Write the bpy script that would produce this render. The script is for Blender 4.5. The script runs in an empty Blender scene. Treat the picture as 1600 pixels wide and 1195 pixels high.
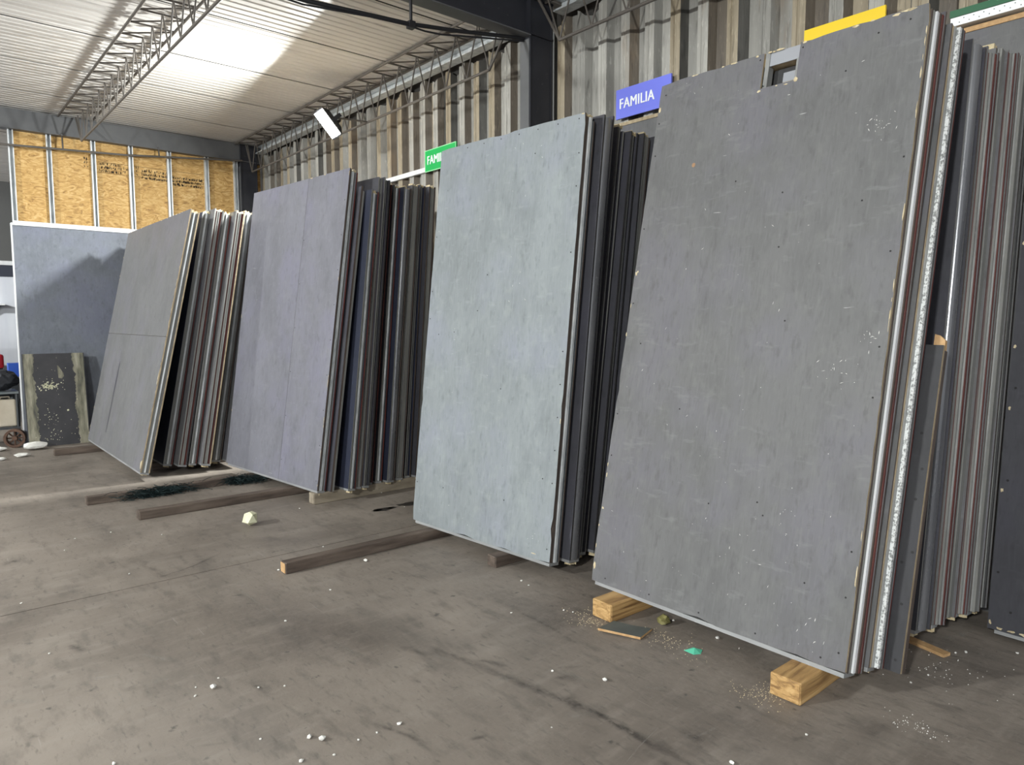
import bpy, bmesh, math, random
from mathutils import Vector, Matrix
random.seed(7)
R = math.radians
scn = bpy.context.scene
COL = scn.collection

# ------------------------------------------------------------------ camera
cam_d = bpy.data.cameras.new('camera')
cam = bpy.data.objects.new('camera', cam_d); COL.objects.link(cam)
cam_d.sensor_fit = 'HORIZONTAL'; cam_d.sensor_width = 36.0
cam_d.lens = 36.0 * 1108.0 / 1600.0
cam_d.clip_start = 0.05; cam_d.clip_end = 200
PITCH, ANG = R(5.0), R(40.4)
fwd = Vector((-math.cos(ANG) * math.cos(PITCH), math.sin(ANG) * math.cos(PITCH), -math.sin(PITCH)))
cam.location = (0, 0, 1.55)
cam.rotation_euler = fwd.to_track_quat('-Z', 'Y').to_euler()
scn.camera = cam

# ------------------------------------------------------------------ world, lights, exposure
w = bpy.data.worlds.new('world'); scn.world = w
w.use_nodes = True
bg = w.node_tree.nodes['Background']
bg.inputs[0].default_value = (0.93, 0.97, 1.0, 1)
bg.inputs[1].default_value = 0.70
scn.view_settings.view_transform = 'Standard'
scn.view_settings.look = 'None'
scn.view_settings.gamma = 1.0
scn.view_settings.exposure = 0.4
scn.view_settings.use_curve_mapping = False

LAMP_A = Vector((-7.26, 3.575, 3.66)); DIR_A = Vector((-0.08, -0.72, -0.62)).normalized()
LAMP_B = Vector((-5.4, -6.0, 4.0)); DIR_B = Vector((0.10, 0.94, -0.33)).normalized()
LAMP_C = Vector((1.2, -5.5, 3.95)); DIR_C = Vector((-0.14, 0.92, -0.36)).normalized()
POWER_A, POWER_B, POWER_C = 240.0, 455.0, 390.0

# ------------------------------------------------------------------ materials
MATS = {}
def M(name, cols, scale=5.0, stretch=(1, 1, 1), detail=6.0, rough=(0.5, 0.7), metal=0.0, bump=0.1,
      layers=(), dist=0.0, rnd=True, bscale=None, spec=0.5, pos=None):
    """noise-driven principled material; layers = (colour, scale, stretch, lo, hi, amount, rotation_z[, rotation_y])"""
    if name in MATS: return MATS[name]
    m = bpy.data.materials.new(name); m.use_nodes = True
    nt = m.node_tree; nd, ln = nt.nodes, nt.links
    b = nd['Principled BSDF']
    tc = nd.new('ShaderNodeTexCoord'); vec = tc.outputs['Object']
    if rnd:
        oi = nd.new('ShaderNodeObjectInfo')
        mm = nd.new('ShaderNodeMath'); mm.operation = 'MULTIPLY'; mm.inputs[1].default_value = 37.0
        ln.new(oi.outputs['Random'], mm.inputs[0])
        ad = nd.new('ShaderNodeVectorMath'); ad.operation = 'ADD'
        ln.new(vec, ad.inputs[0]); ln.new(mm.outputs[0], ad.inputs[1]); vec = ad.outputs[0]
    def noise(sc, st, det=6.0, dis=0.0, rz=0.0, ry=0.0):
        mp = nd.new('ShaderNodeMapping'); mp.inputs['Scale'].default_value = st
        mp.inputs['Rotation'].default_value = (0, ry, rz)
        ln.new(vec, mp.inputs['Vector'])
        n = nd.new('ShaderNodeTexNoise'); n.inputs['Scale'].default_value = sc
        n.inputs['Detail'].default_value = det; n.inputs['Roughness'].default_value = 0.6
        n.inputs['Distortion'].default_value = dis
        ln.new(mp.outputs[0], n.inputs['Vector']); return n.outputs['Fac']
    f = noise(scale, stretch, detail, dist)
    rp = nd.new('ShaderNodeValToRGB'); el = rp.color_ramp.elements
    if pos is None: pos = [0.3 + 0.4 * i / max(1, len(cols) - 1) for i in range(len(cols))]
    while len(el) < len(cols): el.new(0.5)
    for e, c, p in zip(el, cols, pos): e.position = p; e.color = (*c, 1)
    ln.new(f, rp.inputs[0]); col = rp.outputs[0]
    for L in layers:
        c, sc, st, lo, hi, amt = L[:6]; rz = L[6] if len(L) > 6 else 0.0; ry = L[7] if len(L) > 7 else 0.0
        g = noise(sc, st, 4.0, 0.0, rz, ry)
        mr = nd.new('ShaderNodeMapRange'); mr.inputs[1].default_value = lo; mr.inputs[2].default_value = hi
        mr.inputs[4].default_value = amt; ln.new(g, mr.inputs[0])
        mx = nd.new('ShaderNodeMix'); mx.data_type = 'RGBA'
        ln.new(mr.outputs[0], mx.inputs[0]); ln.new(col, mx.inputs[6]); mx.inputs[7].default_value = (*c, 1)
        col = mx.outputs[2]
    ln.new(col, b.inputs['Base Color'])
    rr = nd.new('ShaderNodeMapRange'); rr.inputs[1].default_value = 0.3; rr.inputs[2].default_value = 0.7
    rr.inputs[3].default_value = rough[0]; rr.inputs[4].default_value = rough[1]
    ln.new(f, rr.inputs[0]); ln.new(rr.outputs[0], b.inputs['Roughness'])
    b.inputs['Metallic'].default_value = metal
    b.inputs['Specular IOR Level'].default_value = spec
    if bump:
        bp = nd.new('ShaderNodeBump'); bp.inputs['Strength'].default_value = bump; bp.inputs['Distance'].default_value = 0.01
        g = noise(bscale or scale * 3, stretch, 5.0)
        ln.new(g, bp.inputs['Height']); ln.new(bp.outputs[0], b.inputs['Normal'])
    MATS[name] = m; return m

def flat(name, c, rough=0.5, metal=0.0, emit=None, estr=0.0):
    if name in MATS: return MATS[name]
    m = bpy.data.materials.new(name); m.use_nodes = True
    b = m.node_tree.nodes['Principled BSDF']
    b.inputs['Base Color'].default_value = (*c, 1); b.inputs['Roughness'].default_value = rough
    b.inputs['Metallic'].default_value = metal
    if emit:
        b.inputs['Emission Color'].default_value = (*emit, 1); b.inputs['Emission Strength'].default_value = estr
    MATS[name] = m; return m

def paint(name, c, scr=0.5):
    d = tuple(x * 0.84 for x in c); l = tuple(x * 1.13 for x in c)
    return M(name, [d, c, l], 1.5, (1.3, 1, 0.6), 9, (0.50, 0.68), 0, 0.10, bscale=20, spec=0.35, layers=(
        (tuple(x * 0.66 for x in c), 4, (1.5, 1, 0.8), 0.48, 0.74, 0.55),
        ((c[0] * 1.12, c[1] * 1.08, c[2] * 1.28), 1.7, (1.2, 1, 1), 0.48, 0.66, 0.5),
        ((c[0] * 1.25, c[1] * 1.26, c[2] * 1.20), 11, (1.4, 1, 1), 0.52, 0.72, 0.45, 0, 0.4),
        (tuple(x * 0.60 for x in c), 16, (1.8, 1, 0.7), 0.56, 0.72, 0.5, 0, -0.35),
        (tuple(x * 1.35 for x in c), 34, (2.6, 1, 0.25), 0.52, 0.72, 0.30, 0, 0.1),
        (tuple(x * 0.66 for x in c), 40, (2.6, 1, 0.35), 0.54, 0.72, 0.35, 0, -0.12),
        (tuple(x * 1.6 for x in c), 14, (0.5, 1, 1.6), 0.60, 0.70, scr * 0.6, 0, 0.7),
        ((0.50, 0.50, 0.50), 30, (0.10, 1, 1.0), 0.73, 0.75, scr, 0, 0.6),
        ((0.02, 0.02, 0.024), 26, (1, 1, 0.6), 0.735, 0.76, 0.7)))

P_DARK = paint('paint_slate_grey', (0.128, 0.128, 0.131), scr=0.5)
P_LIGHT = paint('paint_pale_grey', (0.225, 0.248, 0.262), scr=0.3)
P_BLUE = paint('paint_lavender_grey', (0.165, 0.166, 0.194), scr=0.25)
P_FAR = paint('paint_warm_grey', (0.140, 0.140, 0.145), scr=0.20)
P_NAVY = paint('paint_navy_grey', (0.022, 0.026, 0.045), scr=0.2)
P_WALL = paint('paint_blue_grey', (0.170, 0.186, 0.220), scr=0.05)
P_CHAR = paint('paint_charcoal', (0.050, 0.050, 0.060), scr=0.3)
P_SHORT = paint('paint_dull_black', (0.030, 0.030, 0.034), scr=0.4)
FLOOR = M('concrete_floor', [(0.130, 0.109, 0.092), (0.205, 0.176, 0.150), (0.280, 0.242, 0.207)], 0.8, (1, 1, 1), 10, (0.45, 0.68), 0, 0.2,
          rnd=False, bscale=22, dist=0.5, layers=(
    ((0.080, 0.071, 0.063), 1.6, (0.6, 1.6, 1), 0.52, 0.74, 0.6, 0.35),
    ((0.29, 0.255, 0.220), 2.1, (2.0, 0.5, 1), 0.54, 0.76, 0.55, 0.9),
    ((0.30, 0.265, 0.230), 7.0, (1.6, 0.45, 1), 0.52, 0.72, 0.42, 0.7),
    ((0.085, 0.074, 0.066), 9.0, (0.5, 1.4, 1), 0.53, 0.70, 0.45, -0.4),
    ((0.26, 0.235, 0.21), 30.0, (1.8, 0.5, 1), 0.55, 0.72, 0.35, 1.1),
    ((0.070, 0.062, 0.056), 26.0, (0.5, 1.6, 1), 0.58, 0.72, 0.5, 0.5),
    ((0.05, 0.046, 0.044), 13.0, (1, 0.7, 1), 0.665, 0.72, 0.7),
    ((0.34, 0.31, 0.28), 20.0, (0.10, 2.2, 1), 0.69, 0.73, 0.5, 0.95),
    ((0.05, 0.046, 0.044), 60.0, (1, 0.6, 1), 0.67, 0.73, 0.6, 0.5)))
CEIL = M('ceiling_white_metal', [(0.60, 0.575, 0.55), (0.72, 0.695, 0.67)], 1.2, (1.5, 0.5, 1), 6, (0.30, 0.42), 0, 0.0, rnd=False, layers=(
    ((0.34, 0.31, 0.29), 3.0, (3, 0.7, 1), 0.64, 0.74, 0.5),))
def zinc(name, a, b):
    return M(name, [a, b], 3.0, (6, 0.2, 0.25), 6, (0.45, 0.7), 0.0, 0.25, rnd=False, bscale=26, layers=(
        (tuple(x * 1.35 for x in b), 30, (1.6, 1, 0.35), 0.56, 0.70, 0.55),
        (tuple(x * 0.45 for x in a), 18, (2.6, 1, 0.22), 0.58, 0.70, 0.6),
        ((0.20, 0.13, 0.07), 3.0, (2.0, 0.2, 0.3), 0.58, 0.72, 0.5)))
SHEETS = [zinc('sheet_pale_zinc', (0.30, 0.29, 0.265), (0.42, 0.408, 0.378)), zinc('sheet_grey_zinc', (0.20, 0.195, 0.18), (0.30, 0.292, 0.27)),
          zinc('sheet_dark_zinc', (0.052, 0.050, 0.045), (0.090, 0.086, 0.078)), zinc('sheet_tan_stain', (0.235, 0.195, 0.135), (0.38, 0.325, 0.24)),
          zinc('sheet_brown_stain', (0.085, 0.070, 0.055), (0.15, 0.125, 0.098))]
STEEL = M('dark_navy_steel', [(0.020, 0.021, 0.028), (0.034, 0.035, 0.044)], 4, (1, 1, 1), 5, (0.45, 0.6), 0, 0.05, layers=(
    ((0.10, 0.10, 0.10), 20, (1, 1, 1), 0.64, 0.74, 0.4),))
STEEL2 = M('grey_beam_steel', [(0.085, 0.088, 0.095), (0.125, 0.127, 0.132)], 3, (1, 1, 1), 5, (0.45, 0.6), 0, 0.05)
ROD = M('truss_rod_brown', [(0.075, 0.066, 0.058), (0.135, 0.12, 0.107)], 6, (1, 1, 1), 4, (0.5, 0.65), 0, 0.05)
BLACK = flat('black_pipe_paint', (0.016, 0.016, 0.019), 0.45)
GALV = M('galvanised_steel', [(0.46, 0.49, 0.51), (0.66, 0.69, 0.71), (0.80, 0.82, 0.83)], 18, (1, 1, 0.4), 4, (0.32, 0.5), 0.2, 0.05)
GALVD = M('dull_zinc', [(0.20, 0.204, 0.202), (0.36, 0.364, 0.36)], 12, (1, 1, 0.3), 5, (0.34, 0.52), 0.25, 0.05)
SPECK = M('speckled_zinc', [(0.30, 0.31, 0.31), (0.86, 0.88, 0.88)], 110, (1, 1, 1), 2, (0.35, 0.5), 0.2, 0.1, pos=[0.40, 0.52])
TRACK = M('floor_track_zinc', [(0.22, 0.225, 0.23), (0.34, 0.345, 0.35)], 9, (0.4, 1, 1), 4, (0.45, 0.6), 0.2, 0.03)
WHITE = M('white_metal_strip', [(0.66, 0.67, 0.69), (0.80, 0.81, 0.83)], 6, (1, 1, 0.5), 4, (0.35, 0.5), 0.0, 0.03)
E_GREY = M('grey_painted_edge', [(0.15, 0.15, 0.142), (0.25, 0.25, 0.238)], 9, (1, 1, 0.15), 5, (0.45, 0.65), 0, 0.1)
E_DARK = M('dark_painted_edge', [(0.026, 0.026, 0.028), (0.056, 0.055, 0.056)], 9, (1, 1, 0.15), 5, (0.4, 0.6), 0, 0.1)
E_BROWN = M('brown_plywood_edge', [(0.055, 0.042, 0.036), (0.112, 0.086, 0.072)], 14, (1, 1, 0.2), 5, (0.5, 0.7), 0, 0.1)
E_RED = M('red_primer_edge', [(0.060, 0.018, 0.016), (0.150, 0.042, 0.034)], 12, (1, 1, 0.2), 5, (0.5, 0.7), 0, 0.1)
E_TAN = M('raw_plywood_edge', [(0.26, 0.20, 0.125), (0.47, 0.38, 0.25)], 26, (1, 1, 0.4), 5, (0.6, 0.8), 0, 0.3)
TUBE = M('polished_steel_tube', [(0.13, 0.132, 0.145), (0.26, 0.264, 0.28)], 5, (1, 1, 0.25), 5, (0.22, 0.36), 0.4, 0.03)
SPLINT = M('splintered_wood', [(0.42, 0.33, 0.19), (0.72, 0.62, 0.42)], 60, (1, 1, 0.5), 4, (0.7, 0.9), 0, 0.5)
OSB = M('osb_board', [(0.24, 0.125, 0.036), (0.47, 0.275, 0.085), (0.58, 0.37, 0.14), (0.70, 0.50, 0.25)], 8, (1, 0.75, 2.0), 5, (0.6, 0.8), 0, 0.3, dist=2.6,
        bscale=20, pos=[0.30, 0.44, 0.56, 0.72])
TIMBER = M('dark_timber', [(0.045, 0.032, 0.025), (0.105, 0.078, 0.062), (0.16, 0.125, 0.10)], 6, (3, 0.4, 3), 7, (0.6, 0.8), 0, 0.3)
TIMBEND = M('fresh_cut_timber', [(0.40, 0.235, 0.105), (0.56, 0.36, 0.18)], 40, (1, 1, 1), 4, (0.6, 0.8), 0, 0.2)
PINE = M('pine_block', [(0.17, 0.085, 0.03), (0.43, 0.26, 0.10), (0.58, 0.38, 0.17)], 5, (4, 0.4, 9), 5, (0.55, 0.75), 0, 0.35, dist=0.8)
FOAM = M('cream_foam', [(0.60, 0.60, 0.40), (0.80, 0.79, 0.60)], 18, (1, 1, 1), 5, (0.8, 0.9), 0, 0.5)
CRUMB = M('white_foam', [(0.68, 0.67, 0.63), (0.85, 0.84, 0.81)], 30, (1, 1, 1), 4, (0.8, 0.9), 0, 0.4)
HOLE = flat('black_screw_hole', (0.008, 0.008, 0.009), 0.7)

# ------------------------------------------------------------------ helpers
def link(o, parent=None, world=False):
    COL.objects.link(o)
    if parent is not None:
        o.parent = parent
        if world: o.matrix_parent_inverse = parent.matrix_basis.inverted()
    return o
def tag(o, label=None, cat=None, group=None, kind=None):
    if label: o['label'] = label
    if cat: o['category'] = cat
    if group: o['group'] = group
    if kind: o['kind'] = kind
    return o
def empty(name, loc=(0, 0, 0), rot=(0, 0, 0), **k):
    o = bpy.data.objects.new(name, None); o.empty_display_size = 0.1
    o.location = loc; o.rotation_euler = rot; COL.objects.link(o)
    o.matrix_basis  # keep
    return tag(o, **k)
def box(bm, x0, x1, y0, y1, z0, z1, mi=0):
    v = [bm.verts.new((x, y, z)) for x in (x0, x1) for y in (y0, y1) for z in (z0, z1)]
    fs = [(0, 1, 3, 2), (4, 6, 7, 5), (0, 4, 5, 1), (2, 3, 7, 6), (0, 2, 6, 4), (1, 5, 7, 3)]
    out = []
    for q in fs:
        f = bm.faces.new([v[i] for i in q]); f.material_index = mi; out.append(f)
    return out
def obj(name, bm, mats, parent=None, world=False, bevel=0.0, smooth=False):
    bmesh.ops.recalc_face_normals(bm, faces=bm.faces)
    me = bpy.data.meshes.new(name); bm.to_mesh(me); bm.free()
    for m in (mats if isinstance(mats, (list, tuple)) else [mats]): me.materials.append(m)
    if smooth:
        for p in me.polygons: p.use_smooth = True
    o = bpy.data.objects.new(name, me)
    if bevel:
        md = o.modifiers.new('bevel', 'BEVEL'); md.width = bevel; md.segments = 2; md.limit_method = 'ANGLE'
    return link(o, parent, world)
def boxobj(name, b, mats, parent=None, world=False, bevel=0.0):
    bm = bmesh.new(); box(bm, *b); return obj(name, bm, mats, parent, world, bevel)
def prism(bm, pts, axis, a0, a1, mi=0, caps=True):
    """extrude the 2-D outline pts along axis; the two other coordinates in x,y,z order"""
    def mk(p, a):
        if axis == 'x': return (a, p[0], p[1])
        if axis == 'y': return (p[0], a, p[1])
        return (p[0], p[1], a)
    A = [bm.verts.new(mk(p, a0)) for p in pts]; B = [bm.verts.new(mk(p, a1)) for p in pts]
    n = len(pts)
    for i in range(n):
        f = bm.faces.new((A[i], A[(i + 1) % n], B[(i + 1) % n], B[i])); f.material_index = mi
    if caps:
        bm.faces.new(A).material_index = mi; bm.faces.new(B[::-1]).material_index = mi
_cyl = {}
def rod(name, p, q, r, mat, parent=None, sides=8):
    key = (mat.name, sides)
    if key not in _cyl:
        bm = bmesh.new(); bmesh.ops.create_cone(bm, cap_ends=True, segments=sides, radius1=1, radius2=1, depth=1)
        me = bpy.data.meshes.new('rod_mesh'); bm.to_mesh(me); bm.free(); me.materials.append(mat)
        for pl in me.polygons: pl.use_smooth = len(pl.vertices) == 4
        _cyl[key] = me
    p, q = Vector(p), Vector(q); d = q - p
    o = bpy.data.objects.new(name, _cyl[key])
    o.location = (p + q) / 2; o.rotation_mode = 'QUATERNION'
    o.rotation_quaternion = d.to_track_quat('Z', 'Y'); o.scale = (r, r, d.length)
    return link(o, parent, True)
def tube(name, pts, r, mat, parent=None, world=True):
    cu = bpy.data.curves.new(name, 'CURVE'); cu.dimensions = '3D'; cu.bevel_depth = r; cu.bevel_resolution = 2
    sp = cu.splines.new('POLY'); sp.points.add(len(pts) - 1)
    for s, p in zip(sp.points, pts): s.co = (*p, 1)
    t = bpy.data.objects.new('tmp', cu); COL.objects.link(t)
    dg = bpy.context.evaluated_depsgraph_get(); me = bpy.data.meshes.new_from_object(t.evaluated_get(dg))
    bpy.data.objects.remove(t); me.materials.clear(); me.materials.append(mat)
    for p in me.polygons: p.use_smooth = True
    return link(bpy.data.objects.new(name, me), parent, world)
def text_mesh(s, size, extrude=0.0015):
    cu = bpy.data.curves.new('txt', 'FONT'); cu.body = s; cu.size = size; cu.extrude = extrude; cu.resolution_u = 4; cu.space_character = 1.06
    t = bpy.data.objects.new('tmp', cu); COL.objects.link(t)
    dg = bpy.context.evaluated_depsgraph_get(); me = bpy.data.meshes.new_from_object(t.evaluated_get(dg))
    bpy.data.objects.remove(t)
    bm = bmesh.new()   # heavier strokes: three copies a hair apart
    for k in (-1, 0, 1):
        n0 = len(bm.verts); bm.from_mesh(me); bm.verts.ensure_lookup_table()
        for v in bm.verts[n0:]: v.co.x += k * size * 0.028; v.co.z += k * 0.0002
    bm.to_mesh(me); bm.free(); return me
def lump(name, r, mat, seed, rough=0.3, sub=2, squash=(1, 1, 1)):
    rg = random.Random(seed); bm = bmesh.new(); bmesh.ops.create_icosphere(bm, subdivisions=sub, radius=r)
    for v in bm.verts:
        v.co *= 1 + rg.uniform(-rough, rough)
        v.co = Vector((v.co.x * squash[0], v.co.y * squash[1], v.co.z * squash[2]))
    zm = min(v.co.z for v in bm.verts)
    for v in bm.verts: v.co.z -= zm
    me = bpy.data.meshes.new(name); bm.to_mesh(me); bm.free(); me.materials.append(mat); return me

# ------------------------------------------------------------------ structure: floor, ceiling, walls
ZC = 4.22          # ceiling
YW = 4.37          # mean plane of the long wall
XF = -11.12        # OSB wall plane
JX = -4.49         # expansion joint
floor = empty('floor', kind='structure')
for x0, x1 in ((-20, JX - 0.004), (JX + 0.004, 6)):
    boxobj('concrete_slab', (x0, x1, -10, 4.6, -0.15, 0.0), FLOOR, floor, True)
boxobj('joint_filler', (JX - 0.004, JX + 0.004, -10, 4.6, -0.15, -0.006), flat('joint_black', (0.03, 0.028, 0.026), 0.8), floor, True)

ceiling = empty('ceiling', (0, 0, ZC), kind='structure')
seam0, pitch = -6.64, 1.186
def ceil_sheet(x0, x1):
    bm = bmesh.new(); n = 12; dx = (x1 - x0 - 0.022) / n; pts = []
    for i in range(n):
        a = x0 + 0.011 + i * dx
        pts += [(a, 0.0), (a + dx * .58, 0.0), (a + dx * .68, 0.008), (a + dx * .90, 0.008)]
    pts.append((x1 - 0.011, 0.0))
    vs = [(bm.verts.new((x, -10.0, ZC + z)), bm.verts.new((x, YW + 0.05, ZC + z))) for x, z in pts]
    for a, b in zip(vs[:-1], vs[1:]): bm.faces.new((a[0], a[1], b[1], b[0]))
    return obj('roof_sheet', bm, CEIL, ceiling, True)
for i in range(-7, 12):
    ceil_sheet(seam0 - pitch * (i + 1), seam0 - pitch * i)
boxobj('roof_backing', (-20.5, 1.8, -10.05, 4.6, ZC + 0.03, ZC + 0.08), flat('seam_dark', (0.05, 0.05, 0.05), 0.8), ceiling, True)

wall_right = empty('wall_right', (0, YW, 0), kind='structure')
WRG = random.Random(12)
def wall_sheet(x0, x1, z1):
    bm = bmesh.new(); per = 0.235; n = 4; dx = (x1 - x0) / n; pts = []
    for i in range(n):
        a = x0 + i * dx
        pts += [(a, 0.03), (a + dx * .37, 0.03), (a + dx * .50, -0.03), (a + dx * .62, -0.03), (a + dx * .64, -0.024), (a + dx * .68, -0.024), (a + dx * .70, -0.03), (a + dx * .87, -0.03)]
    pts.append((x1 + 0.02, 0.034))
    vs = []
    for j, (x, y) in enumerate(pts):
        zt = z1 + 0.03 * math.sin(x * 17.0) + 0.015 * math.sin(x * 41)
        vs.append((bm.verts.new((x, YW + y, 0.0)), bm.verts.new((x, YW + y, zt))))
    k = 0
    for j, (a, b) in enumerate(zip(vs[:-1], vs[1:])):
        f = bm.faces.new((a[0], b[0], b[1], a[1]))
        if j % 8 in (0, 1, 2, 7): k = WRG.choice((0, 1, 1, 2, 3, 4) if j % 8 == 0 else (2, 2, 4, 1) if j % 8 == 1 else (0, 0, 0, 1, 3, 3) if j % 8 == 2 else (2, 4, 1))
        f.material_index = k
    return obj('corrugated_sheet', bm, SHEETS, wall_right, True)
x = -11.2
while x < 1.5:
    wall_sheet(x, x + 0.94, 4.06); x += 0.94
boxobj('backing_panel', (-20, 2.2, YW + 0.05, YW + 0.09, 0, ZC + 0.02), flat('wall_backing_dark', (0.06, 0.055, 0.05), 0.8), wall_right, True)
# galvanised eave channel and wall bolts
ev = empty('trim_1', (-7.9, YW - 0.06, 4.1), kind='structure')
for x0, x1 in ((-11.0, -4.72), (-4.42, 1.7)):
    bm = bmesh.new()
    prism(bm, [(YW - 0.16, 4.085), (YW - 0.05, 4.085), (YW - 0.05, 4.20), (YW - 0.16, 4.20), (YW - 0.16, 4.185), (YW - 0.065, 4.185), (YW - 0.065, 4.10), (YW - 0.16, 4.10)], 'x', x0, x1)
    obj('eave_channel', bm, GALV, ev, True)

wall_far = empty('wall_far', (XF, 2.6, 0), kind='structure')
for y0, y1 in ((1.12, 2.508), (2.512, 4.32)):
    boxobj('osb_sheet', (XF - 0.02, XF, y0, y1, 2.74, 4.0), OSB, wall_far, True)
boxobj('lower_board', (XF - 0.02, XF, 1.12, 4.32, 0.0, 2.735), P_WALL, wall_far, True)
for y in (1.13, 1.535, 2.04, 2.495, 2.99, 3.505, 3.93):
    bm = bmesh.new()
    prism(bm, [(XF + 0.002, y - 0.028), (XF + 0.055, y - 0.028), (XF + 0.055, y - 0.016), (XF + 0.052, y - 0.016), (XF + 0.052, y - 0.025), (XF + 0.005, y - 0.025),
               (XF + 0.005, y + 0.025), (XF + 0.052, y + 0.025), (XF + 0.052, y + 0.016), (XF + 0.055, y + 0.016), (XF + 0.055, y + 0.028), (XF + 0.002, y + 0.028)], 'z', 2.79, 3.98)
    obj('metal_stud', bm, GALV, wall_far, True)
bm = bmesh.new(); box(bm, XF + 0.002, XF + 0.06, 1.10, 4.3, 2.755, 2.79); box(bm, XF + 0.052, XF + 0.06, 1.10, 4.3, 2.79, 2.815)
obj('bottom_track', bm, GALV, wall_far, True)
# printed stamp on the OSB (illegible rows of ink)
bm = bmesh.new(); rg = random.Random(3)
def ink(y0, y1, z0, z1, n):
    for i in range(n):
        a = rg.uniform(y0, y1); wd = rg.uniform(0.003, 0.009); nr = max(1, int((z1 - z0) / 0.048)); b = z0 + 0.048 * rg.randrange(nr) + rg.choice((0, 0, .012)); h = rg.uniform(0.014, 0.034)
        box(bm, XF + 0.0005, XF + 0.0015, a, a + wd, b, min(z1, b + h))
ink(1.93, 1.98, 3.60, 3.75, 16)
ink(2.10, 2.38, 3.56, 3.72, 110); ink(2.40, 2.42, 3.58, 3.70, 4); ink(2.43, 2.47, 3.62, 3.67, 5)
ink(2.56, 2.60, 3.52, 3.72, 14); ink(2.63, 2.96, 3.53, 3.70, 130); ink(3.02, 3.46, 3.49, 3.68, 220); ink(3.54, 3.56, 3.52, 3.6, 4)
for z in (3.70, 3.55): box(bm, XF + 0.0005, XF + 0.0015, 2.10, 3.46, z - (0.01 if z > 3.6 else 0.0), z - (0.006 if z > 3.6 else -0.004))
o = obj('ink_stamp', bm, flat('stamp_ink', (0.035, 0.025, 0.015), 0.8), wall_far, True); o['kind'] = 'stuff'

# walls of the neighbouring hall, seen past the OSB wall's left end
wall_back = empty('wall_back', (-17.0, -2, 0), kind='structure')
boxobj('white_cladding', (-17.05, -17.0, -10, 4.4, 0.0, 2.40), M('white_wall', [(0.62, 0.64, 0.72), (0.72, 0.74, 0.80)], 2, (1, 2, 0.3), 4, (0.5, 0.7), 0, 0.05), wall_back, True)
boxobj('dark_band', (-17.06, -16.98, -10, 4.4, 2.40, 2.62), flat('band_navy', (0.035, 0.04, 0.06), 0.6), wall_back, True)
boxobj('white_rail', (-17.06, -16.95, -10, 4.4, 2.62, 2.70), WHITE, wall_back, True)
boxobj('upper_board', (-17.06, -17.0, -10, 4.4, 2.70, 4.25), flat('upper_grey', (0.10, 0.10, 0.10), 0.7), wall_back, True)

# ------------------------------------------------------------------ steel frame
def i_section(cx, cz, wd, hd, tf, tw):
    a, b = wd / 2, hd / 2
    return [(cx - a, cz - b), (cx + a, cz - b), (cx + a, cz - b + tf), (cx + tw / 2, cz - b + tf), (cx + tw / 2, cz + b - tf), (cx + a, cz + b - tf),
            (cx + a, cz + b), (cx - a, cz + b), (cx - a, cz + b - tf), (cx - tw / 2, cz + b - tf), (cx - tw / 2, cz - b + tf), (cx - a, cz - b + tf)]
XC = -4.585
def column(cx, label, front=4.05):
    o = empty('steel_column', (cx, front + 0.11, 0), label=label, cat='column')
    bm = bmesh.new(); prism(bm, i_section(cx, front + 0.125, 0.12, 0.25, 0.012, 0.10), 'z', 0.0, ZC - 0.02)
    obj('shaft', bm, STEEL, o, True)
    boxobj('base_plate', (cx - 0.14, cx + 0.14, front - 0.08, front + 0.30, 0.0, 0.016), STEEL, o, True)
    boxobj('lit_flange_face', (cx - 0.062, cx + 0.050, front - 0.006, front + 0.001, 0.016, 3.87), STEEL2, o, True)  # lit front of the column put into the colour as a lighter plate
    return o
column(XC, 'dark steel column beside the blue sign, between the two roof bays')
column(XF + 0.06, 'dark steel column in the far corner beside the osb wall', 3.98)
rf = empty('roof_beam', (XC, 0, 3.9), label='dark navy steel roof beam running overhead to the near column', cat='beam')
bm = bmesh.new(); prism(bm, i_section(XC, 4.05, 0.14, 0.30, 0.014, 0.02), 'y', -9.8, 4.30); obj('beam_body', bm, STEEL, rf, True)
boxobj('bottom_flange', (XC - 0.075, XC + 0.068, -9.8, 4.05, 3.888, 3.899), STEEL2, rf, True)
fb = empty('roof_beam', (XF, 0, 3.96), label='grey steel roof beam above the osb wall at the far end', cat='beam')
bm = bmesh.new(); box(bm, XF + 0.0, XF + 0.09, -9.8, 4.30, 3.955, 4.20); box(bm, XF - 0.02, XF + 0.12, -9.8, 4.30, 3.945, 3.958)
obj('beam_body', bm, STEEL2, fb, True)

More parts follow.
